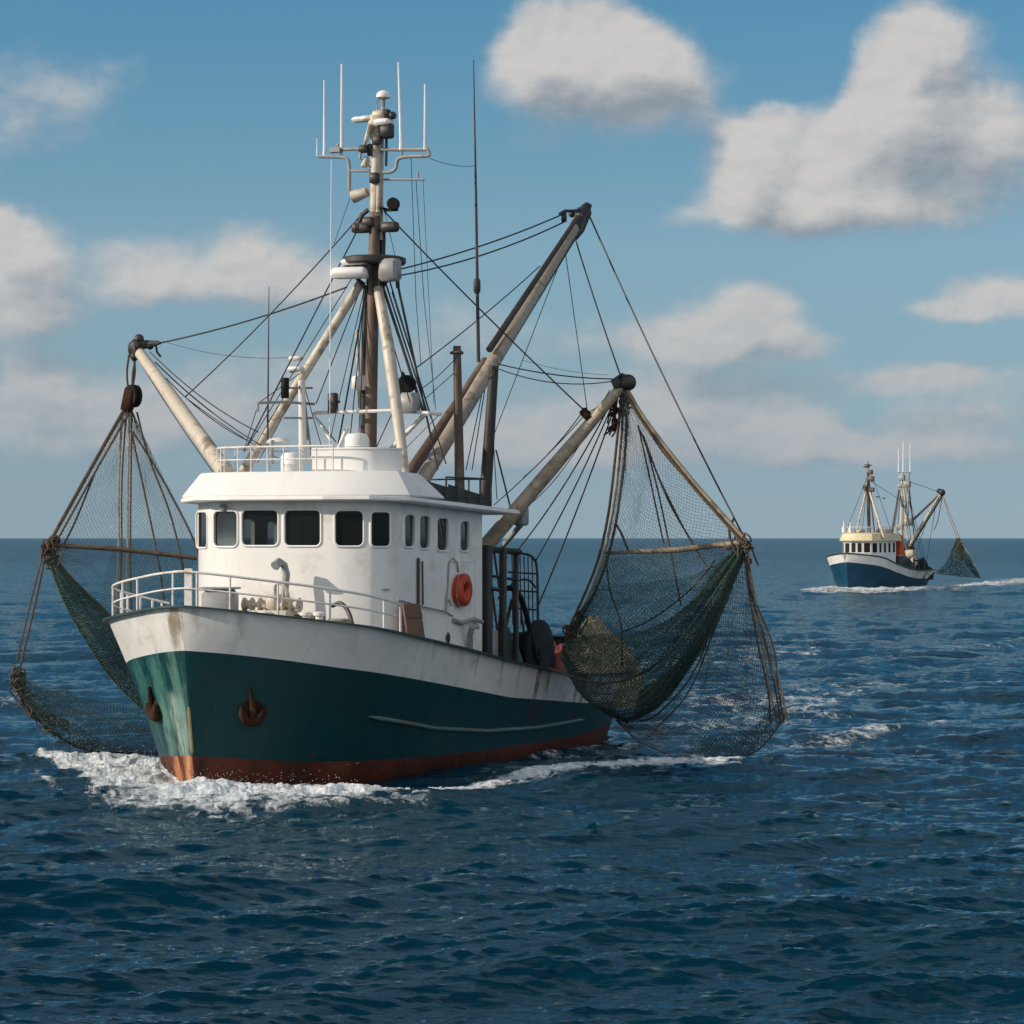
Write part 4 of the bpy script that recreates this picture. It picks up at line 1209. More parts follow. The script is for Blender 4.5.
# standing and running rigging: each wire a part of its own
T_UP, T_P, T_S = A_(586, 214, p=1.5), A_(622, 381, s=12), A_(138, 345, Y=78)
WIRES = [
    (A_(160, 343, Y=77.6), m_at(347, 287), .030, .15), (A_(163, 341, Y=77.6), A_(297, 357, p=-1.5), .010, .25),
    (m_at(366, 209), A_(185, 397, Y=76), .024, .2), (m_at(357, 231), A_(247, 446, p=-2.2), .024, 0), (m_at(362, 262), A_(244, 452, p=-2.3), .016, 0),
    (A_(150, 352, Y=77.6), A_(258, 432, p=-2.2), .022, .25), (A_(155, 362, Y=77.5), A_(262, 446, p=-2.2), .022, .2), (A_(166, 378, Y=77.3), A_(246, 440, p=-2.3), .018, .2), (A_(140, 362, Y=77.8), A_(216, 476, p=-2.3), .020, .1), (A_(147, 355, Y=77.7), A_(231, 466, p=-2.2), .026, .1),
    (A_(185, 397, Y=76), A_(283, 461, p=-2.0), .014, .1),
    (m_at(384, 211), A_(586, 412, s=11.75), .026, .1),
    (m_at(397, 270), A_(561, 215, p=1.6), .028, .15), (m_at(397, 276), A_(566, 221, p=1.6), .028, .25),
    (A_(540, 266, p=1.45), A_(416, 368, s=8.2), .020, .1), (A_(462, 351, s=10.2), A_(421, 389, s=8.2), .015, .1), (A_(455, 372, s=10.2), A_(425, 399, s=8.2), .014, 0),
    (T_UP + np.array([.1, 0, -.05]), A_(744, 537, s=12), .032, .25), (A_(575, 238, p=1.4), A_(621, 377, s=12), .028, .1),
    (A_(565, 250, p=1.4), A_(587, 408, s=11.75), .016, 0), (A_(564, 252, p=1.4), A_(492, 440, s=11.3), .016, 0),
    (A_(498, 364, s=11.2), A_(613, 379, s=12), .024, .12), (A_(496, 368, s=11.2), A_(614, 381, s=12), .020, .3), (A_(522, 360, s=11.2), A_(608, 375, s=12), .008, .1),
    (A_(584, 410, s=11.7), A_(523, 478, s=11.2), .020, .15), (A_(584, 416, s=11.7), A_(494, 505, s=10.4), .018, .1), (A_(610, 390, s=12), A_(588, 412, s=11.75), .02, .15),
    (A_(614, 397, s=12), A_(515, 553, s=12.7), .024, .35), (A_(617, 394, s=12), A_(535, 562, s=13.25), .024, .25), (A_(620, 392, s=12), A_(538, 606, s=13.3), .026, .2), (A_(598, 413, s=11.9), A_(529, 505, s=12.5), .014, .35),
    (A_(496, 450, s=11.3), A_(511, 510, s=11.3), .03, 0), (A_(489, 368, s=11.3), A_(497, 500, s=11.3), .016, 0),
    (A_(484, 384, p=1.1), A_(466, 470, s=10.6), .018, 0), (A_(486, 382, p=1.1), A_(472, 470, s=10.6), .018, 0),
    (m_at(384, 290), A_(424, 414, s=8.2), .050, 0), (m_at(386, 284), A_(427, 412, s=8.2), .030, 0), (m_at(390, 282), A_(431, 418, s=8.0), .026, 0), (m_at(397, 284), A_(438, 470, s=8.6), .024, 0), (m_at(399, 288), A_(432, 440, s=8.6), .024, 0),
    (m_at(380, 300), A_(410, 402, s=7.6), .02, 0), (m_at(392, 292), A_(446, 464, s=9.0), .022, 0),
    (m_at(366, 290), A_(338, 446, s=8.2), .028, 0), (m_at(365, 292), A_(349, 448, s=8.2), .018, 0), (m_at(366, 296), A_(358, 448, s=8.2), .016, 0), (m_at(361, 288), A_(316, 404, p=-1.2), .018, 0), (m_at(364, 290), A_(330, 440, s=7.8), .015, 0),
    (A_(313, 413, s=8.0), A_(336, 442, s=7.6), .02, 0), (A_(393, 411, s=8.0), A_(376, 448, s=7.6), .018, 0), (A_(440, 414, s=8.0), A_(402, 452, s=7.6), .014, 0),
    (m_at(411, 157), A_(416, 300, s=8.6), .012, 0), (m_at(416, 180), A_(424, 300, s=8.6), .012, 0), (A_(416, 300, s=8.6), A_(421, 366, s=8.6), .011, 0), (A_(424, 300, s=8.6), A_(436, 410, s=8.4), .011, 0), (m_at(423, 180), A_(434, 404, s=8.4), .009, 0),
    (m_at(429, 158), A_(474, 166, s=9.35), .010, .1), (m_at(350, 198), A_(334, 244, s=8.4), .010, 0), (m_at(383, 205), A_(398, 268, s=8.3), .012, 0),
    (A_(302, 372, p=-1.5), A_(260, 402, p=-1.6), .014, 0), (A_(300, 385, p=-1.5), A_(258, 462, p=-2.2), .014, 0), (A_(304, 385, p=-1.5), A_(326, 462, p=-1.0), .014, 0),
    (A_(258, 405, p=-1.6), A_(244, 450, p=-2.3), .016, 0), (A_(285, 395, p=-1.5), A_(252, 450, p=-2.3), .02, 0),
]
for a, b, r_, s_ in WIRES:
    MB().tube(sag(a, b, s_ * .7, 12 if s_ else 2), r_ * .75, 6).build('rigging_wire', M['cable'], boat)

# --- working deck aft of the wheelhouse
dz2 = deck_z(12)
gn = MB()
for (u0, v0, v1, s_, w_) in ((486, 545, 660, 9.9, .26), (503, 548, 660, 10.6, .16), (516, 552, 660, 11.3, .12)):
    a0 = A_(u0, v0, s=s_); gn.box((a0[0], a0[1], (a0[2] + dz2) / 2), (w_, w_, a0[2] - dz2), bev=.02)
gn.tube([A_(482, 549, s=9.9), A_(520, 552, s=11.3)], .08, 8)
gn.tube([A_(486, 575, s=9.9), A_(517, 580, s=11.3)], .04, 6); gn.tube([A_(476, 586, s=9.6), A_(500, 590, s=10.2)], .05, 8); gn.tube([A_(476, 576, s=9.6), A_(488, 578, s=9.9)], .03, 6)
gn.tube([A_(500, 652, s=10.6), A_(512, 600, s=11.4)], .05, 6)
gn.build('gantry', M['dark_steel'], boat)
cg = MB()
ctop = [A_(508, 552, s=12.5), A_(525, 554, s=13), A_(533, 558, s=13.2), A_(537, 570, s=13.3), A_(538, 622, s=13.3)]
cg.tube(spline(ctop, 20), .035, 6)
for u_ in (512, 516, 520, 524, 528, 532): cg.tube([A_(u_, 554 + abs(u_ - 510) * .14, s=12.6 + (u_ - 508) * .03), A_(u_ + 1, 625, s=12.6 + (u_ - 508) * .03)], .02, 5)
for v_ in (572, 590, 608): cg.tube([A_(508, v_, s=12.5), A_(538, v_ + 2, s=13.3)], .025, 5)
cg.tube(spline([A_(505, 592, s=12.0), A_(515, 582, s=12.2), A_(528, 580, s=12.6), A_(536, 588, s=12.8)], 14), .03, 6)
cg.build('deck_cage', M['dark_steel'], boat)
# white after deckhouse stub by the bulwark
MB().box((.6, 16.6, 1.75), (2.6, 1.2, 1.5), bev=.05).build('stern_locker', M['white'], boat)
nd = MB(); dc = np.array((1.35, 13.0, dz2 + 1.35))
nd.lathe([(.85, -1.2), (.9, -1.18), (.9, -1.08), (.55, -1.05), (.62, -.4), (.55, .4), (.62, 1.05), (.9, 1.08), (.9, 1.18), (.85, 1.2)], dc, (1, 0, 0), 24)
nd.box((dc[0], dc[1], dz2 + .2), (2.2, 1.2, .4), bev=.03)
for o in (-1.22, 1.22): nd.box((dc[0] + o, dc[1], dz2 + .75), (.12, .5, 1.5), bev=.02)
nd.build('net_drum', M['black'], boat)
MB().box((1.9, 11.0, dz2 + .85), (.9, .7, 1.7), bev=.05).box((.4, 10.6, dz2 + 1.2), (1.6, .6, 2.4), bev=.05).build('winch_control', M['dark_steel'], boat)
st = MB()
for u_, w_ in ((543, .14), (538, .08)):
    a0 = A_(u_, 625, s=13.8); st.box((a0[0], a0[1], (a0[2] + dz2) / 2), (w_, w_, a0[2] - dz2), bev=.01)
st.build('deck_stanchion', M['grey'], boat)


# ------------------------------------------------------------------ things on and about the near trawler
def hull_px(u, v, side):
    """hull surface point seen at a pixel -> (p, s, z), outward normal"""
    d, z = np.meshgrid(np.linspace(.02, 12, 600), np.linspace(-.2, 3.6, 240))
    G_ = zG(d); b = HALF(d, z, G_) * side; ss = STEM(z) + d
    X = FR.X0 + ss * FR.S + b * FR.C; Y = FR.Y0 + ss * FR.C - b * FR.S
    e = (512 + FPX * X / Y - u) ** 2 + (HORIZON - FPX * (z - EYE) / Y - v) ** 2 + d * 2.0
    j, i = np.unravel_index(e.argmin(), e.shape)
    q = np.array([b[j, i], ss[j, i], z[j, i]])
    i2, j2 = min(i + 6, 599), min(j + 6, 239)
    td = np.array([b[j, i2], ss[j, i2], z[j, i2]]) - q; tz = np.array([b[j2, i], ss[j2, i], z[j2, i]]) - q
    n = np.cross(td, tz); n /= np.linalg.norm(n)
    if n[0] * side < 0: n = -n
    return q, n, td / np.linalg.norm(td), tz / np.linalg.norm(tz)


def anchor(u, v, side, label, big):
    q, n, t, w = hull_px(u, v, side)
    base = tuple(q)
    root = FR.empty('anchor', base); tag(root, label, 'anchor', 'anchors stowed on the bow')
    k = big
    def at(a, b, c): return q + t * a * k + w * b * k + n * (c * .55)
    lob = lambda x: 1 + .16 * math.sin(3 * x + u) + .09 * math.sin(7 * x + 1)
    MB().grid([[at(.40 * math.cos(x) * r1 * lob(x), .52 * math.sin(x) * r1 * lob(x), h) for x in np.linspace(0, 2 * math.pi, 33)[:-1]] for r1, h in ((1.10, -.02), (1.04, .045), (.80, .06), (.70, .05), (.4, .07), (.01, .08))], closed=True).build('hawse_plate', M['rust'], root, off=base)
    MB().tube([at(.05, -.35, .10), at(.02, .2, .12), at(-.10, .62, .10), at(-.22, 1.05, .06)], [.10, .08, .06, .03], 8).build('shank', M['rust'], root, off=base)
    for sgn in (-1, 1):
        MB().tube([at(.02, -.42, .11), at(.24 * sgn, -.34, .15), at(.42 * sgn, -.02, .17), at(.50 * sgn, .26, .16)], [.11, .11, .10, .03], 8).build('fluke', M['rust'], root, off=base)
    return root


anchor(156, 708, -1, 'rusty anchor stowed in its pocket on the sunlit side of the green bow', .50)
anchor(252, 712, 1, 'rusty dark anchor stowed on the shaded side of the green bow', .54)

# ring buoy on the port wall
rc = A_(462, 590, p=2.72)
ring = FR.empty('life_ring', rc); tag(ring, 'orange ring buoy hung on the white side wall of the wheelhouse', 'life ring')
th = np.linspace(0, 2 * math.pi, 33)[:-1]
MB().tube([rc + np.array([0, 0.25 * math.cos(a), .25 * math.sin(a)]) for a in th], .15, 12, closed=True).build('ring', M['orange'], ring, off=rc)
gl_ = MB()
for k in range(4):
    a = np.linspace(k * math.pi / 2, (k + 1) * math.pi / 2, 9)
    gl_.tube([rc + np.array([.05, (.39 + .05 * math.sin(2 * x) ** 2) * math.cos(x), (.39 + .05 * math.sin(2 * x) ** 2) * math.sin(x)]) for x in a], .014, 5)
gl_.build('grab_line', M['pale_rope'], ring, off=rc)

def single(mb, name, mats, base, label, cat, group=None, **k):
    return tag(FR.single(mb, name, mats, tuple(base), **k), label, cat, group)


hb = A_(410, 624, p=2.75); hz_ = deck_z(hb[1])
t_ = MB().box((hb[0] + .12, hb[1], hb[2] - .1), (.07, .85, 1.15), rz=0, tilt=(0, -.16), bev=.02)
for dz_ in (-.4, .3): t_.box((hb[0] + .17 - dz_ * .16, hb[1], hb[2] - .1 + dz_), (.03, .75, .09), tilt=(0, -.16))
single(t_, 'hatch_board', M['wood'], (hb[0], hb[1], hz_), 'brown wooden board leaning against the wheelhouse by the end of the bow railing', 'board')

for (u_, v0, v1, s_, r_, lab) in ((292, 453, 471, 5.6, .27, 'white drum on the wheelhouse roof just behind the railing'), (357, 434, 452, 6.8, .30, 'white canister on the wheelhouse roof at the foot of the mast')):
    c = A_(u_, v1, s=s_); top_ = A_(u_, v0, s=s_)[2]; zb_ = 7.0 if s_ < 6 else 7.40
    h = top_ - zb_
    m_ = MB().lathe([(r_ * .9, 0), (r_ * .9, .06), (r_, .09), (r_, h * .5 - .02), (r_ * 1.06, h * .5), (r_, h * .5 + .02), (r_, h - .1), (r_ * .8, h), (.05, h + .03)], (c[0], c[1], zb_), n=20)
    single(m_, 'raft_canister', M['roof_white'], (c[0], c[1], zb_), lab, 'raft canister', 'white canisters on the wheelhouse roof')

# working gear aft
def heap(c, size, seed, n=26, bump=.28):
    rws = []
    for i in range(n + 1):
        f = math.pi / 2 * i / n; row = []
        for j in range(40):
            a = 2 * math.pi * j / 40
            q = np.array([math.cos(a) * math.cos(f), math.sin(a) * math.cos(f), math.sin(f) ** .8])
            k = 1 + bump * (float(fbm(np.array([q[0] * 2.2 + seed]), np.array([q[1] * 2.2 + q[2] * 1.7]), 4, seed)[0]) - .5) * 2
            row.append(np.array(c) + q * np.array(size) * k)
        rws.append(row)
    return MB().grid(rws, closed=True)


dza = deck_z(15.5)
hc = (2.1, 17.4, dza)  # tan mound added in place of the sunlit deck structure
single(heap(hc, (1.25, 2.0, 2.1), 3), 'net_heap', M['tan'], hc, 'pale tan mound standing in for the sunlit stern deck behind the green net', 'net heap')
rb = A_(556, 646, s=14.4)
tub = MB().lathe([(.24, 0), (.30, .10), (.33, .55), (.36, .56), (.36, .62), (.30, .62), (.27, .2)], (rb[0], rb[1], deck_z(14.4)), n=18)
zt_ = A_(556, 640, s=14.4)[2]
single(heap((rb[0], rb[1], deck_z(14.4)), (.55, .5, zt_ - deck_z(14.4)), 8, bump=.2), 'buoy_bundle', M['red'], (rb[0], rb[1], deck_z(14.4)), 'dull red bundle on deck between the net drum and the hanging green net', 'bundle')
for u_, v_, w_, lab in ((553, 628, .62, 'black crate on the after locker, left of the small dark bollard'),):
    c = np.array((1.3, 16.2, 2.5))
bc_ = A_(552, 630, s=16.2)
single(MB().box((bc_[0], bc_[1], 2.66), (.62, .5, .30), bev=.03).box((bc_[0], bc_[1], 2.83), (.68, .56, .05), bev=.015), 'fish_crate', M['black'], (bc_[0], bc_[1], 2.5), 'black fish crate sitting on the white after locker', 'crate')
wk = A_(573, 612, s=16.4)
single(MB().lathe([(.16, 0), (.10, .1), (.10, .5), (.17, .55), (.15, .66)], (wk[0] - .1, wk[1], 2.5), n=14), 'warping_head', M['rust'], (wk[0] - .1, wk[1], 2.5), 'small rusty capstan standing on the white after locker', 'capstan')


# ------------------------------------------------------------------ trawl nets
def Nets(P):
    """P(u, v, o) -> point of the net's own plane, o metres towards its face"""
    return P


def rope(root, pts, r, mat, base, name='rope', n=16, twist=True):
    c = spline(pts, n)
    return MB().tube(c, r, 7).build(name, mat, root, off=base)


def net_mesh(root, top, bottom, rows, cols, mat, base, name, bulge=(0, 0, 0), r=.006, jit=.015, drop=.0, wave=0.0, n=40):
    mb, _ = net_patch(spline(top, n), spline(bottom, n), rows, cols, bulge, r, jit, drop, wave)
    return mb.build(name, mat, root, off=base, smooth=False)


def tangle(mb, c, size, n, seed, r=.028):
    """a lashing: loops of rope wound round a point"""
    q = np.random.default_rng(abs(int(seed)))
    for _ in range(n):
        ax = q.normal(size=3); ax /= np.linalg.norm(ax); e = np.cross(ax, (0.3, .5, .8)); e /= np.linalg.norm(e); f = np.cross(ax, e)
        k = size * q.uniform(.45, 1.0); o = q.normal(size=3) * size * .35
        th_ = np.linspace(0, 2 * math.pi, 13)[:-1]
        mb.tube([np.array(c) + o + (e * math.cos(x) + f * math.sin(x) * q.uniform(.75, .9)) * k * np.array((1, 1, 1.3)) for x in th_], r * q.uniform(.7, 1.2), 5, closed=True)
    for _ in range(max(2, n // 3)):
        o = q.normal(size=3) * size * .4
        mb.tube(spline([np.array(c) + o, np.array(c) + o + q.normal(size=3) * .1 + np.array((0, 0, -size)), np.array(c) + o * 1.5 + q.normal(size=3) * .12 + np.array((0, 0, -size * 2.2))], 7), r * .8, 5)
    return mb


# port net, hung from the port outrigger
B1 = np.array(A_(650, 762, s=12.0)); B1[2] = 0.0
net1 = FR.empty('trawl_net', B1); tag(net1, 'big green trawl net hanging from the outrigger beside the near boat\'s stern', 'fishing net', 'trawl nets hung over the side')


def N1(u, v, o=0.0): return np.array(A_(u, v, s=12.0 - o))


bund = [N1(622, 390), N1(620, 440, .1), N1(613, 510, .15), N1(602, 560, .15), N1(587, 600, .2), N1(570, 630, .3)]
warp = [N1(626, 388), N1(645, 420), N1(690, 478), N1(745, 540)]
net_mesh(net1, bund, warp, 70, 76, M['net_thin'], B1, 'upper_panel', (.0, -.35, -.1), .0040, .006, .02)
spar = [N1(606, 553), N1(676, 550), N1(745, 542)]
bag_top = [N1(562, 652, .5), N1(585, 676, .8), N1(620, 684, 1.0), N1(660, 664, 1.0), N1(705, 610, .6), N1(743, 548)]
bag_bot = [N1(563, 660, .5), N1(582, 692, .7), N1(608, 714, .8), N1(632, 719, .8), N1(664, 702, .7), N1(697, 655, .5), N1(725, 602, .3), N1(745, 552)]
net_mesh(net1, [N1(604, 553), N1(676, 550), N1(743, 543)], [N1(566, 650, .3), N1(600, 676, .5), N1(655, 664, .5), N1(742, 550)], 54, 96, M['net'], B1, 'back_panel', (0, .3, -.05), .0046, .006, .02)
net_mesh(net1, bund[3:] + [N1(564, 655, .4)], [N1(690, 548, .1), N1(668, 600, .6), N1(648, 640, .8), N1(630, 680, .9)], 62, 60, M['net'], B1, 'front_panel', (0, -.5, -.05), .0048, .006, .02)
for k, (o, rr) in enumerate(((-.8, .0070), (-.1, .0075), (.3, .0075))):
    net_mesh(net1, bag_top, bag_bot, 24, 170, M['net_bag'], B1, 'net_bag', (.0, o, -.10 - .04 * k), rr, .008, .0)
roll_top = [N1(640, 690, .9), N1(672, 668, .9), N1(700, 630, .6), N1(725, 585, .3), N1(744, 546)]
# the slack belly of the net inboard of the bag, seen through
belly_top = [N1(566, 640, .4), N1(596, 634, .6), N1(640, 632, .8), N1(690, 604, .5), N1(742, 546)]
for o, rr, mm in ((-.5, .0062, 'net'), (-.15, .006, 'net_bag'), (.25, .006, 'net')):
    net_mesh(net1, belly_top if o < .2 else [N1(578, 612, .3), N1(604, 586, .4), N1(650, 582, .5), N1(700, 572, .4), N1(742, 545)], bag_top, 30 if o < .2 else 48, 130, M[mm], B1, 'belly_panel', (0, o, .05), rr, .006, .02)
roll_bot = [N1(634, 718, .8), N1(664, 702, .7), N1(697, 655, .5), N1(725, 602, .3), N1(745, 552)]
for o in (-.35, -.05, .3):
    net_mesh(net1, roll_top, roll_bot, 18, 150, M['net_bag'], B1, 'bag_fold', (.0, o, 0), .0085, .008)
low_bot = [N1(616, 720, .6), N1(640, 742, .5), N1(680, 757, .3), N1(722, 762, .1), N1(758, 750), N1(786, 716)]
net_mesh(net1, [N1(618, 718, .6)] + bag_bot[3:], low_bot, 60, 84, M['net_thin'], B1, 'lower_panel', (0, .5, 0), .0050, .006, .02, wave=.05)
net_mesh(net1, [N1(700, 652, .3), N1(725, 602, .2), N1(745, 556)], [N1(700, 758, .1), N1(745, 758), N1(786, 716)], 46, 44, M['net_thin'], B1, 'lower_panel', (0, -.4, 0), .0050, .006, .03, wave=.07)
net_mesh(net1, [N1(690, 735, .2), N1(740, 735, .1), N1(780, 700)], [N1(690, 762, .3), N1(735, 764, .1), N1(786, 718)], 16, 96, M['net'], B1, 'net_foot', (0, -.1, -.05), .006, .012, .08)
for t_, o_ in ((.22, -.75), (.45, -.8), (.62, -.7), (.8, -.45)):
    a1, a2 = even(spline(bag_top, 40), 30), even(spline(bag_bot, 40), 30)
    fl_ = a1 * (1 - t_) + a2 * t_ + np.outer(np.sin(np.linspace(0, np.pi, 30)), (0, o_, -.10 + .06 * math.sin(9 * t_)))
    MB().tube(fl_[2:], .014, 5).build('fold_line', M['rope'] if t_ == .45 else M['net_bag'], net1, off=B1)
MB().tube(spar, [.045, .075, .07], 10).build('spread_bar', M['pale_rope'], net1, off=B1)
for k, (d1, d2) in enumerate(((0, 0), (-4, -5), (5, 4))):
    rope(net1, [N1(624 + d1 * .4, 388), N1(621 + d1, 440, .12), N1(613 + d1, 510, .16), N1(602 + d1, 560, .18), N1(587 + d2, 600, .22), N1(570 + d2 * .5, 632, .3)], .036, M['pale_rope'] if k == 0 else M['rope'], B1, 'bridle')
rope(net1, warp, .060, M['pale_rope'], B1, 'bridle'); rope(net1, [q + np.array([0, -.08, -.10]) for q in warp], .035, M['rope'], B1, 'bridle')
rope(net1, [N1(633, 400), N1(665, 455), N1(742, 538)], .016, M['cable'], B1, 'bridle')
for pts in ([N1(640, 430), N1(660, 480), N1(690, 540), N1(708, 568)], [N1(643, 435), N1(668, 500), N1(700, 555)], [N1(644, 438), N1(660, 500), N1(681, 605)], [N1(638, 425), N1(648, 470), N1(664, 545)]):
    rope(net1, pts, .022, M['rope'], B1, 'net_line')
rope(net1, [N1(606, 556), N1(610, 590, .2), N1(621, 625, .4), N1(622, 665, .5)], .022, M['rope'], B1, 'net_line')
rope(net1, [N1(622, 632, .4), N1(650, 620, .4), N1(690, 590, .2), N1(715, 560)], .020, M['rope'], B1, 'net_line')
rope(net1, [N1(616, 524, .1), N1(622, 535, .1), N1(628, 550, .1)], .03, M['rope'], B1, 'net_line')
rope(net1, [N1(548, 668, 1.2), N1(562, 673, 1.0), N1(592, 682, 1.0), N1(625, 680, 1.1), N1(662, 660, 1.0), N1(706, 608, .6), N1(742, 549)], .032, M['rope'], B1, 'headline')
rope(net1, bag_bot, .028, M['net_bag'], B1, 'footrope'); rope(net1, low_bot, .022, M['rope'], B1, 'footrope')
for k, (a, b, c) in enumerate(((744, 762, 777), (746, 766, 781), (748, 770, 786), (747, 773, 784), (750, 764, 789), (745, 758, 770))):
    rope(net1, [N1(745, 545), N1(a + 4, 590), N1(b, 645), N1((b + c) / 2 + (k % 3) * 2, 690), N1(c, 718 + (k % 2) * 5)], .022, M['rope' if k % 2 else 'pale_rope'], B1, 'lead_rope')
rope(net1, [N1(744, 552), N1(722, 600, .2), N1(694, 672, .4), N1(660, 712, .5), N1(640, 722, .5)], .022, M['rope'], B1, 'lead_rope')
rope(net1, [N1(745, 556), N1(716, 625, .2), N1(690, 690, .4), N1(655, 730, .5)], .020, M['rope'], B1, 'lead_rope')
kn = MB()
for du, dv, r_ in ((0, 0, .17), (-3, 5, .14), (3, 7, .13), (1, 13, .12), (-2, -3, .10), (-12, 2, .08), (4, 20, .09)):
    tangle(kn, N1(744 + du, 541 + dv), r_ * .9, 5, int(du * 7 + dv * 3 + 60))
kn.tube([N1(730, 540), N1(729, 528), N1(734, 518)], .035, 6); kn.tube([N1(726, 548), N1(734, 544), N1(744, 540)], .07, 7)
kn.build('knot', M['rope'], net1, off=B1)
kn2 = MB()
for du, dv, r_ in ((0, 0, .13), (2, 8, .10), (-8, 10, .10), (-9, 18, .07), (-6, 28, .12), (-10, 32, .10), (1, 16, .09)):
    tangle(kn2, N1(622 + du, 396 + dv), r_ * .9, 4, int(du * 7 + dv * 3 + 90))
kn2.tube([N1(616, 400), N1(614, 415), N1(616, 430)], .05, 6)
kn2.build('knot', M['rust'], net1, off=B1)
kn3 = MB()
for du, dv, r_ in ((0, 0, .16), (5, -8, .12), (-2, 7, .10), (10, -16, .10)): tangle(kn3, N1(570 + du, 632 + dv, .3), r_ * .9, 5, int(du * 7 + dv * 3 + 120))
kn3.build('knot', M['rope'], net1, off=B1)

# starboard net, hung from the starboard outrigger
B2 = np.array(A_(100, 750, Y=78)); B2[2] = 0.0
net2 = FR.empty('trawl_net', B2); tag(net2, 'smaller trawl net hanging over the far side at left of the white bow', 'fishing net', 'trawl nets hung over the side')


def N2(u, v, o=0.0): return np.array(A_(u, v, Y=78.0 - o))


hl = [N2(127, 405), N2(90, 470), N2(50, 542)]
hr_ = [N2(131, 408), N2(160, 470), N2(194, 536), N2(196, 556)]
net_mesh(net2, hl, hr_, 76, 70, M['net_thin'], B2, 'upper_panel', (0, .3, 0), .0038, .006, .02)
net_mesh(net2, [N2(52, 546), N2(120, 549), N2(196, 557)], [N2(50, 556), N2(84, 590), N2(112, 618), N2(150, 668)], 34, 84, M['net_thin'], B2, 'back_panel', (0, .2, 0), .0042, .006, .02)
net_mesh(net2, [N2(112, 549), N2(160, 552), N2(196, 557)], [N2(100, 605), N2(150, 650), N2(200, 650)], 40, 60, M['net'], B2, 'front_panel', (0, -.3, 0), .0042, .006, .02)
g_top = [N2(52, 552), N2(68, 574), N2(88, 594), N2(108, 614), N2(130, 650), N2(170, 690)]
g_bot = [N2(47, 556), N2(60, 592), N2(82, 634), N2(110, 676), N2(142, 708), N2(180, 722)]
for o in (-.4, -.1, .2, .4):
    net_mesh(net2, g_top, g_bot, 20, 150, M['net_bag'], B2, 'net_bag', (0, o, 0), .0075, .008)
l_top = [N2(17, 668), N2(40, 688), N2(85, 698), N2(130, 708), N2(190, 716)]
l_bot = [N2(15, 678), N2(28, 708), N2(60, 738), N2(100, 752), N2(190, 753)]
net_mesh(net2, l_top, l_bot, 26, 110, M['net'], B2, 'lower_panel', (0, -.3, 0), .0052, .006, .02, wave=.05)
for o in (-.5,):
    net_mesh(net2, [N2(20, 672), N2(50, 690), N2(95, 700), N2(190, 706)], l_bot, 26, 120, M['net_bag'], B2, 'lower_panel', (0, o, -.05), .0052, .006, .02, wave=.08)
net_mesh(net2, [N2(16, 668), N2(30, 690), N2(60, 715), N2(100, 738)], [N2(14, 676), N2(24, 706), N2(52, 736), N2(98, 754)], 8, 50, M['rope'], B2, 'net_foot', (0, -.2, 0), .012, .03)
MB().tube([N2(52, 545), N2(120, 549), N2(197, 558)], [.06, .07, .06], 10).build('spread_bar', M['rope'], net2, off=B2)
rope(net2, hl, .052, M['rope'], B2, 'bridle'); rope(net2, [q + np.array([.1, 0, -.14]) for q in hl], .03, M['rope'], B2, 'bridle')
for k, (a, b, c) in enumerate(((123, 119, 114), (127, 122, 118), (130, 128, 126), (132, 131, 132))):
    rope(net2, [N2(a, 404), N2(b, 480), N2(b - .5, 560), N2(c, 650)], .022 if k % 2 else .027, M['rope' if k % 2 else 'pale_rope'], B2, 'bridle')
for pts in ([N2(131, 430), N2(145, 495), N2(160, 570), N2(168, 640)], [N2(133, 432), N2(160, 475), N2(190, 532), N2(200, 560)], [N2(137, 412), N2(148, 455), N2(172, 520), N2(190, 600)], [N2(96, 470), N2(76, 520), N2(62, 548)]):
    rope(net2, pts, .026, M['rope'], B2, 'net_line')
rope(net2, [N2(45, 556), N2(36, 600), N2(20, 668)], .030, M['rope'], B2, 'lead_rope'); rope(net2, [N2(42, 558), N2(30, 605), N2(17, 660)], .022, M['rope'], B2, 'lead_rope')
rope(net2, g_bot, .03, M['net_bag'], B2, 'footrope'); rope(net2, g_top, .03, M['rope'], B2, 'headline'); rope(net2, l_bot, .028, M['rope'], B2, 'footrope')
rope(net2, [N2(20, 690), N2(60, 705), N2(110, 722), N2(170, 735)], .018, M['pale_rope'], B2, 'net_line')
kn = MB()
for du, dv, r_ in ((0, 0, .17), (-3, 6, .15), (3, 9, .13), (-1, 14, .12), (4, -5, .12), (-5, 2, .10)): tangle(kn, N2(50 + du, 545 + dv), r_ * .9, 5, int(du * 7 + dv * 3 + 150))
kn.build('knot', M['rope'], net2, off=B2)
kn = MB()
for du, dv, r_ in ((0, 0, .14), (-2, 8, .16), (1, 16, .15), (6, 24, .17), (13, 32, .16), (22, 40, .15), (33, 46, .13), (45, 50, .10)): tangle(kn, N2(18 + du, 672 + dv), r_ * 1.1, 5, int(du * 7 + dv * 3 + 190), .024)
kn.build('knot', M['rope'], net2, off=B2)

# hanging block under the starboard outrigger
B3 = N2(131, 398)
blk = FR.empty('pulley_block', B3); tag(blk, 'dark round pulley block hung below the tip of the far-side outrigger', 'pulley block')
MB().lathe([(.20, -.13), (.29, -.11), (.30, -.05), (.24, 0), (.30, .05), (.29, .11), (.20, .13)], N2(133, 396), (.5, 1, 0), 22).build('sheave', M['black'], blk, off=B3)
MB().box(N2(129, 399, .1), (.34, .22, .62), tilt=(0, .25), bev=.06).tube([N2(128, 388), N2(122, 410)], .05, 6).build('cheek', M['rust'], blk, off=B3)
for pts in ([N2(129, 355), N2(127, 372), N2(128, 388)], [N2(136, 356), N2(133, 372), N2(132, 388)], [N2(133, 352), N2(135, 370), N2(133, 386)]):
    rope(blk, pts, .028, M['rope'], B3, 'strop')


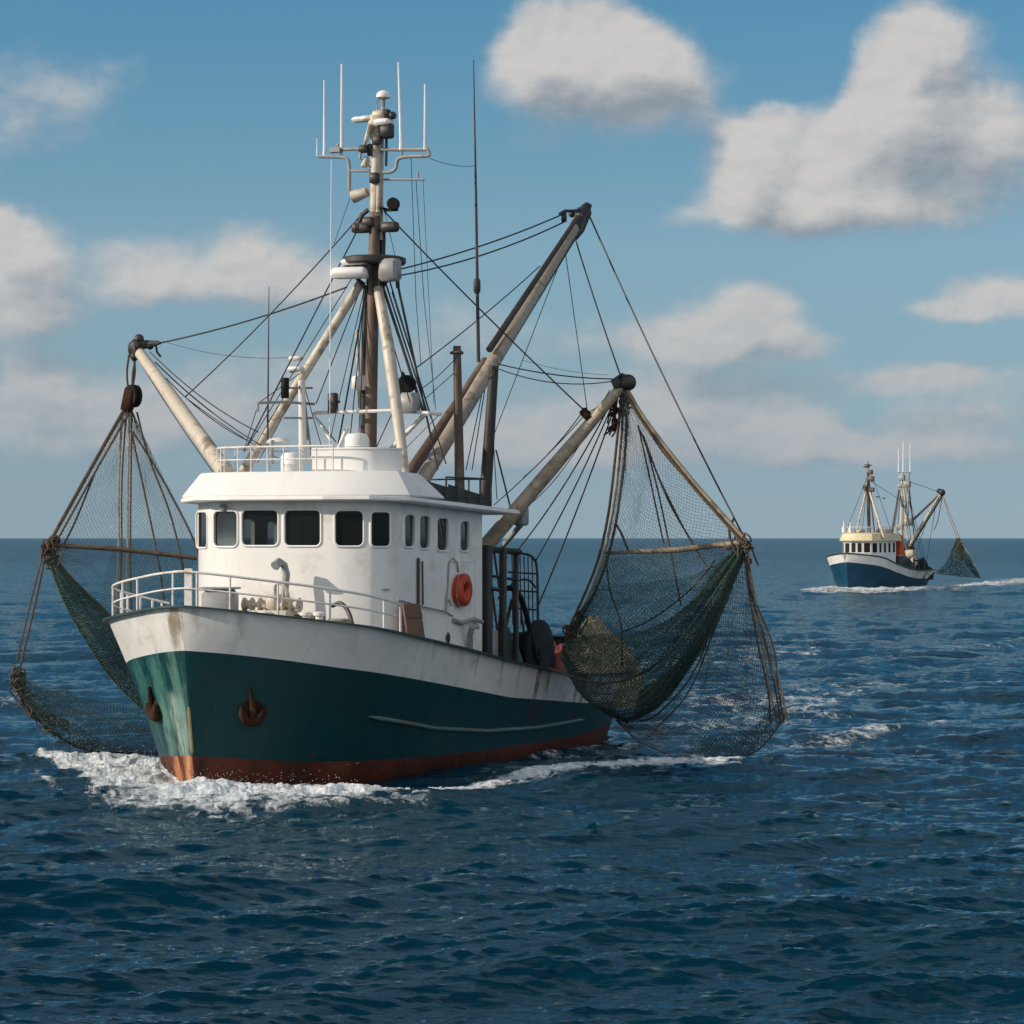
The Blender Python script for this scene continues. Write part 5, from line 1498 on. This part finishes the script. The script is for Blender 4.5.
# ------------------------------------------------------------------ the far trawler
FF = Frame(848, 590, 30)
a_ = FF.at
S2 = hull_shape(18.6, 3.5, 2.9,
                ([0, .5, 2, 5, 9, 12, 17], [3.85, 3.75, 3.45, 2.75, 2.15, 1.95, 1.95]), ([0, .5, 2, 5, 9, 12, 17], [2.95, 2.85, 2.55, 1.95, 1.35, 1.1, 1.05]),
                ([0, 2, 5, 17], [.12, .1, .1, .1]), 1.9, 1.25, .5, .32, 1.0)
far = FF.empty('fishing_trawler'); tag(far, 'small distant trawler with blue hull and cream wheelhouse roof near the horizon', 'fishing boat', 'fishing trawlers at sea')
drop2 = smooth_curve([0, 4, 8, 17], [.3, .5, .9, .9])
_, G2, GP2 = build_hull(far, S2, [M['hull_white'], M['far_blue'], M['hull_red']], drop2, n=46)
MB().tube(G2 + np.array([0, 0, .03]), .09, 6).build('gunwale', M['trim_green'], far)


def far_pole(a, b, r0, r1, mat, name, parent=None): return pole(name, a, b, r0, r1, mat, parent or far, 8)


P2 = [(2.0, 8.2), (2.0, 3.3), (1.55, 2.6), (.7, 2.3), (-.7, 2.3), (-1.55, 2.6), (-2.0, 3.3), (-2.0, 8.2)]
w2 = MB().grid([[(p, s, 2.0) for p, s in P2], [(p, s, 5.15) for p, s in P2]]); w2.add([(2, 8.2, 2), (-2, 8.2, 2), (-2, 8.2, 5.15), (2, 8.2, 5.15)], [(0, 1, 2, 3)])
w2.build('wheelhouse', M['white'], far, smooth=False)
rr = [[(p, s, z) for p, s in outset([(2.0, 9.0)] + P2[1:7] + [(-2.0, 9.0)], d)] for d, z in ((-.1, 5.15), (.35, 5.15), (.38, 5.3), (.1, 5.95), (-.4, 6.05))]
r2 = MB().grid(rr); r2.add(rr[-1], [tuple(range(8))]); r2.add(rr[0], [tuple(range(8))])
for e in (0, -1): r2.add([q[e] for q in rr], [tuple(range(5))])
r2.build('roof', M['far_cream'], far, angle=25)
for k in range(7):
    A, t, nrm, L = facet_axes(P2[k], P2[k + 1])
    if nrm.dot(Vector((0, 6, 0)) - A) > 0: nrm = -nrm
    cnt = {0: 4, 6: 4}.get(k, 2 if k == 3 else 1)
    for i in range(cnt):
        w_ = L / cnt; x0, x1 = w_ * i + .14 * w_, w_ * (i + 1) - .14 * w_
        if k in (0, 6): x0, x1 = w_ * i + .25 * w_, w_ * (i + 1) - .25 * w_
        def pt(x, z, o): return A + t * x + nrm * o + Vector((0, 0, z))
        fr_ = MB().grid([[pt(x, z, o) for x, z in rrect(x0 - e, x1 + e, 3.95 - e, 4.95 + e, .1)] for o, e in ((.0, .07), (.04, .07), (.04, .0), (.0, .0))], closed=True).build('window', M['roof_white'], far, smooth=False)
        MB().add([pt(x, z, .015) for x, z in rrect(x0, x1, 3.95, 4.95, .1)], [tuple(range(24))]).build('pane', M['black'], fr_, smooth=False)
fm = lambda u, v: a_(u, v, s=5.2)
m1 = MB().tube([fm(869, 536), fm(868.5, 500), fm(868, 470)], [.22, .19, .15], 8).build('mast', M['brown_pole'], far)
h_ = MB()
for u_, v_, w_ in ((867, 466, .5), (870, 472, .6), (865, 487, .5), (871, 479, .7), (872, 490, .5), (865.5, 490, .35)): h_.box(fm(u_, v_), (w_, .4, w_ * .8), bev=.05)
h_.tube([fm(863, 467), fm(872, 465)], .06, 5); h_.tube([fm(864, 488), fm(874, 488)], .06, 5); h_.tube([fm(868, 470), fm(868, 461)], .05, 5)
h_.build('mast_head', M['brown_pole'], m1)
far_pole(a_(857, 530, s=4), fm(866.5, 489), .12, .10, M['cream_pole'], 'mast_strut'); far_pole(a_(884, 538, s=3.6), fm(870, 492), .16, .12, M['cream_pole'], 'mast_strut')
far_pole(a_(874.5, 533, s=5), fm(869.5, 488), .10, .08, M['brown_pole'], 'mast_strut')
fn = lambda u, v: a_(u, v, s=11.0)
m2 = MB().tube([fn(901.5, 545), fn(902, 510), fn(902.5, 473)], [.24, .2, .16], 8).build('mast', M['cream_pole'], far)
h_ = MB(); h_.tube([fn(898, 472), fn(911, 472)], .08, 6); h_.tube([fn(899, 480), fn(911, 482)], .07, 6); h_.tube([fn(909, 472), fn(908, 520)], .09, 6)
for u_, v_, w_ in ((902, 478, .7), (907, 484, .8), (900, 486, .5), (904, 505, .6), (908, 522, .9), (900, 527, .8)): h_.box(fn(u_, v_), (w_, .4, w_ * .9), bev=.06)
h_.build('mast_head', M['grey'], m2)
for u_, v0, v1 in ((898.6, 472, 449), (903.3, 472, 441), (910.3, 472, 444)):
    MB().tube([fn(u_, v0), fn(u_, v1)], [.09, .05], 6).build('antenna', M['antenna'], m2)
far_pole(a_(891, 537, s=8.6), fn(899, 490), .13, .12, M['brown_pole'], 'mast_strut'); far_pole(a_(908, 540, s=11), fn(904, 488), .13, .12, M['cream_pole'], 'mast_strut')
far_pole(a_(914, 536, s=12.5), fn(909, 485), .06, .06, M['cable'], 'mast_strut')
bt2 = a_(941.5, 493, s=13); far_pole(a_(909, 546, s=11.5), bt2, .19, .15, M['cream_pole'], 'boom'); far_pole(a_(913, 520, s=11.5), a_(939, 495, s=13), .13, .11, M['brown_pole'], 'boom')
far_pole(a_(910, 549, s=11.6), a_(943, 495, s=13.1), .08, .08, M['dark_steel'], 'boom')
MB().ball(a_(942, 492.5, s=13), .38, 8).ball(a_(939, 491, s=13), .28, 8).build('boom_head', M['dark_steel'], far)
for p_, q_ in ((fn(905, 480), a_(939, 492, s=13)), (fm(869, 480), fn(900, 500)), (fm(868, 475), a_(846, 532, s=3)), (fn(904, 475), a_(925, 560, s=14)), (fm(870, 470), a_(893, 536, s=8)), (fn(907, 490), a_(917, 540, s=12))):
    MB().tube([p_, q_], .028, 5).build('rigging_wire', M['cable'], far)
rl2 = MB()
pth = [np.array(q) + np.array([0, 0, .05]) for q in ((-1.5, 3.2, 6.0), (-1.2, 2.8, 6.0), (1.2, 2.8, 6.0), (1.7, 3.3, 6.0), (1.7, 8.5, 6.0))]
rl2.tube([q + np.array([0, 0, .6]) for q in pth], .035, 5)
for q in pth: rl2.tube([q, q + np.array([0, 0, .6])], .03, 5)
rl2.build('roof_railing', M['rail_white'], far)
for u_, v_, r_ in ((844, 530, .22), (850.5, 530, .2)):
    MB().lathe([(r_, -.3), (r_ * 1.1, .1), (r_ * .4, .5), (.08, .9)], a_(u_, v_, s=4.0), n=12).build('vent_cowl', M['rail_white'], far)
MB().box((1.0, 6.8, 6.25), (1.4, 1.6, .45), bev=.08).box((-.9, 5.2, 6.2), (.9, .8, .4), bev=.06).build('roof_locker', M['cream_pole'], far)
tp = a_(899, 546, s=9.6)
far_single = lambda mb, name, mat, base, lab, cat: tag(FF.single(mb, name, mat, tuple(base)), lab, cat)
far_single(heap(tuple(tp - np.array([0, 0, 1.0])), (.55, .5, 2.2), 5, n=14), 'tarp_bundle', M['far_red'], tp - np.array([0, 0, 1.0]), 'bright orange bundle behind the distant boat\'s wheelhouse', 'tarp')
gz = a_(925, 572, s=13.5)
far_single(heap((.4, 12.6, 1.1), (1.6, 1.6, 2.2), 9, n=18), 'net_heap', M['net_bag'], (.4, 12.6, 1.1), 'dark heap of nets on the distant boat\'s stern', 'net heap')
dk = MB().box((1.2, 14.2, 2.3), (1.4, .8, 2.4), bev=.08).box((1.3, 14.0, 3.8), (1.0, .7, .8), bev=.1).tube([(.4, 14.2, 3.2), (2.2, 14.2, 3.4)], .12, 6)
dk.build('stern_gantry', M['cream_pole'], far)
MB().box((1.9, 9.6, 2.6), (.5, 1.6, 1.9), bev=.05).box((.2, 10.2, 2.8), (2.0, .8, 2.2), bev=.05).build('winch_control', M['dark_steel'], far)
B4 = np.array(a_(958, 586, s=13)); B4[2] = 0
net3 = FF.empty('trawl_net', B4); tag(net3, 'tiny trawl net trailing beside the distant boat', 'fishing net', 'trawl nets hung over the side')
N3 = lambda u, v, o=0.0: np.array(a_(u, v, s=13 - o))
n3a = [N3(957, 538), N3(945, 563), N3(934, 573)]; n3b = [N3(959, 538), N3(972, 562), N3(981, 578)]
net_mesh(net3, n3a, n3b, 34, 30, M['net'], B4, 'net_panel', (0, -.4, -.6), .022, .03)
net_mesh(net3, n3a, n3b, 26, 22, M['net'], B4, 'net_panel', (0, .4, -.6), .022, .03)
net_mesh(net3, [N3(957, 538), N3(960, 555), N3(975, 576)], n3b, 6, 30, M['net_bag'], B4, 'bag_fold', (0, 0, 0), .045, .03)
net_mesh(net3, [N3(956, 539), N3(958, 552), N3(959, 560)], [N3(961, 539), N3(964, 552), N3(966, 560)], 5, 12, M['rope'], B4, 'bag_fold', (0, -.3, 0), .06, .03)
for pts in ([N3(943, 497), N3(950, 520), N3(957, 538)], [N3(944, 498), N3(953, 522), N3(960, 539)], [N3(942, 498), N3(938, 520), N3(934, 530)], [N3(958, 540), N3(970, 555), N3(981, 578)]):
    rope(net3, pts, .05, M['pale_rope'], B4, 'bridle', n=8)
rope(net3, [N3(934, 573), N3(950, 566), N3(957, 540)], .05, M['pale_rope'], B4, 'bridle', n=8)

# two gulls over the far boat
for (u_, v_, sp_, lab) in ((877, 497, .55, 'tiny dark gull in flight nearer to the distant boat\'s mast'), (883.5, 498.3, .75, 'tiny dark gull in flight, right of its companion')):
    q = a_(u_, v_, s=3)
    g_ = MB()
    rws = []
    for t in np.linspace(-1, 1, 13):
        ch = .16 * (1 - abs(t) ** 1.5) + .02; z = .22 * abs(t) - .26 * t * t + .02; sw = .12 * abs(t)
        rws.append([(q[0] + t * sp_, q[1] + sw - ch, q[2] + z), (q[0] + t * sp_, q[1] + sw, q[2] + z + .03 * (1 - abs(t))), (q[0] + t * sp_, q[1] + sw + ch, q[2] + z)])
    g_.grid(rws); g_.grid([r[::-1] for r in rws])
    g_.tube([(q[0], q[1] - .32, q[2] + .02), (q[0], q[1] - .2, q[2] + .04), (q[0], q[1], q[2]), (q[0], q[1] + .28, q[2] + .02), (q[0], q[1] + .42, q[2] + .02)], [.02, .06, .09, .05, .07], 8)
    single_ = FF.single(g_, 'gull', M['gull'], tuple(q)); tag(single_, lab, 'bird', 'gulls in flight')


# ------------------------------------------------------------------ thick broken water at the bow and along the wake
def foam_material():
    m, g, b = new_mat('white_water')
    g.n.remove(b)
    geo = g.n.new('ShaderNodeNewGeometry'); pos = geo.outputs['Position']
    fo = foam_bsdf(g, pos, 1.4)
    at = g.n.new('ShaderNodeAttribute'); at.attribute_name = 'foam'
    f1 = g.noise(g.vec('MULTIPLY', pos, (1, .8, 1)), 3.4, 9, .72, dist=.9)
    f2 = g.noise(pos, .75, 4, .6, dist=.6)
    mixn = g.math('MULTIPLY_ADD', g.math('SUBTRACT', f1, .5), 1.9, g.math('MULTIPLY', g.math('SUBTRACT', f2, .5), 1.1))
    c = g.step(g.math('ADD', at.outputs['Fac'], mixn), .40, .86)
    c = g.math('MULTIPLY', c, g.step(at.outputs['Fac'], .04, .30))
    tr = g.n.new('ShaderNodeBsdfTransparent'); mx = g.n.new('ShaderNodeMixShader')
    g.put(mx.inputs[0], c); g.l.new(tr.outputs[0], mx.inputs[1]); g.l.new(fo.outputs[0], mx.inputs[2])
    g.l.new(mx.outputs[0], g.n['Material Output'].inputs[0])
    return m


M['foam'] = foam_material()


def white_water(name, label, uu, vv, lift, size, seed):
    U, V = np.meshgrid(uu, vv[::-1])
    X, Y = on_water(U, V)
    F = foam_field(X, Y)
    hx, hy, hz = sea_at(X, Y)
    lump = fbm(X * 1.3 / size, Y * .9 / size, 5, seed, .6)
    fine = fbm(X * 5 / size, Y * 3.5 / size, 4, seed + 3, .6)
    crest = np.clip(lump * 1.8 - .5, 0, 1.2)
    Z = hz + np.clip(F * 1.3 - .2, 0, 1) * (lift * crest + lift * .25 * (fine - .4)) + F * .06 - .02
    k = F > .06
    keep = k[:-1, :-1] & k[1:, :-1] & k[:-1, 1:] & k[1:, 1:]
    c = np.array([X.mean(), Y.mean(), 0])
    me, used = mesh_from_grid(name, X + hx * .9 - c[0], Y + hy * .9 - c[1], Z, keep)
    a = me.attributes.new('foam', 'FLOAT', 'POINT'); a.data.foreach_set('value', F.ravel()[used].astype(np.float32))
    me.materials.append(M['foam'])
    o = bpy.data.objects.new(name, me); o.location = c; COL.objects.link(o)
    tag(o, label, 'foam', kind='stuff')
    return o


white_water('bow_wave', 'white churned bow wave round the rusty stem of the near boat', np.arange(34, 440, .8), np.arange(740, 828, .45), .14, .5, 21)
white_water('wake_foam', 'thin white foam running aft along the near boat\'s waterline', np.arange(440, 752, .9), np.arange(752, 796, .5), .07, .5, 31)
white_water('bow_wave', 'white bow wave in front of the distant blue boat', np.arange(800, 1040, .5), np.arange(576, 600, .15), .30, 1.6, 41)


def spray(name, label, n, seed):
    """droplets thrown up by the bow: tiny tetrahedra"""
    r = np.random.default_rng(seed)
    u = r.uniform(50, 360, n * 6); v = r.uniform(748, 815, n * 6)
    x, y = on_water(u, v); F = foam_field(x, y)
    k = r.random(n * 6) < F ** 2 * .8; x, y, F = x[k][:n], y[k][:n], F[k][:n]
    hz = sea_at(x, y)[2]; m = len(x)
    z = hz + .05 + r.exponential(.13, m) * F
    sz = r.uniform(.003, .008, m)
    T = np.array([(1, 1, 1), (-1, -1, 1), (-1, 1, -1), (1, -1, -1)], float)
    c = np.array([x.mean(), y.mean(), 0])
    V = np.stack([x, y, z], 1)[:, None] - c + T[None] * sz[:, None, None] * r.uniform(.6, 1.3, (m, 4, 3))
    me = bpy.data.meshes.new(name)
    f = np.array([(0, 2, 1), (0, 1, 3), (0, 3, 2), (1, 2, 3)])
    me.from_pydata(V.reshape(-1, 3).tolist(), [], (np.arange(m)[:, None, None] * 4 + f[None]).reshape(-1, 3).tolist())
    me.materials.append(M['rail_white'])
    o = bpy.data.objects.new(name, me); o.location = c; COL.objects.link(o); tag(o, label, 'spray', kind='stuff')


spray('spray', 'fine white droplets thrown up round the near boat\'s bow', 1500, 5)

# more dark gear packed abaft the wheelhouse
cl_ = deck_z(11.5)
MB().box((1.6, 10.3, cl_ + 1.35), (1.5, .5, 2.7), bev=.04).build('tool_locker', M['dark_steel'], boat)
MB().box((2.45, 10.15, cl_ + 1.0), (.10, .7, 2.0), bev=.02).build('locker_door', M['grey'], boat)
for (p_, s_, h_, r_, mm) in ((2.1, 11.6, 2.1, .55, 'black'), (1.2, 12.0, 2.6, .6, 'dark_steel')):
    mb_ = heap((p_, s_, cl_), (r_, r_ * .9, h_), int(p_ * 10), n=16, bump=.2)
    single(mb_, 'net_heap', M['net_bag' if mm == 'black' else 'net'], (p_, s_, cl_), 'dark hung-up netting beside the gantry posts, ' + ('nearer the bulwark' if mm == 'black' else 'taller and nearer the middle of the deck'), 'net heap')
for u0, v0, u1, v1, s_ in ((489, 560, 500, 650, 11.0), (494, 552, 510, 650, 11.6), (506, 556, 497, 640, 11.4), (520, 600, 528, 660, 12.6)):
    MB().tube(sag(A_(u0, v0, s=s_), A_(u1, v1, s=s_), .1, 8), .03, 6).build('hanging_line', M['rope'], boat)
MB().tube(spline([A_(500, 600, s=11.5), A_(507, 588, s=11.6), A_(516, 592, s=11.8), A_(524, 606, s=12.2), (2.6, 12.6, cl_ + 1.2)], 16), .07, 8).build('hose', M['black'], boat)


# dark gear crowding the far boat's working deck
for (p_, s_, z_, sx, sy, sz_, mm, lab) in ((2.0, 15.6, .9, 1.0, 2.3, 2.0, 'black', 'black netting draped over the distant boat\'s stern rail'), (.6, 14.6, 1.2, 1.2, 1.2, 3.2, 'dark_steel', 'tall dark gear pile in the middle of the distant boat\'s stern deck'), (2.1, 11.4, 1.1, .7, 1.2, 1.9, 'net', 'low dark net pile by the distant boat\'s rail just abaft its wheelhouse')):
    far_single(heap((p_, s_, z_), (sx, sy, sz_), int(s_ * 7), n=14, bump=.4), 'net_heap', M[mm], (p_, s_, z_), lab, 'net heap')
for u0, v0, u1, v1, s_ in ((903, 480, 892, 540, 10), (904, 482, 912, 548, 12), (906, 484, 922, 560, 13), (901, 490, 896, 545, 10), (868, 480, 862, 532, 5), (869, 480, 880, 536, 5), (930, 512, 915, 555, 13), (936, 503, 926, 566, 13.5)):
    MB().tube([a_(u0, v0, s=s_), a_(u1, v1, s=s_)], .03, 5).build('rigging_wire', M['cable'], far)
fr3 = MB()
for u_ in (914, 919, 924): fr3.tube([a_(u_, 558, s=13), a_(u_, 580, s=13)], .09, 5)
fr3.tube([a_(913, 560, s=13), a_(925, 562, s=13)], .08, 5)
fr3.build('gantry', M['dark_steel'], far)
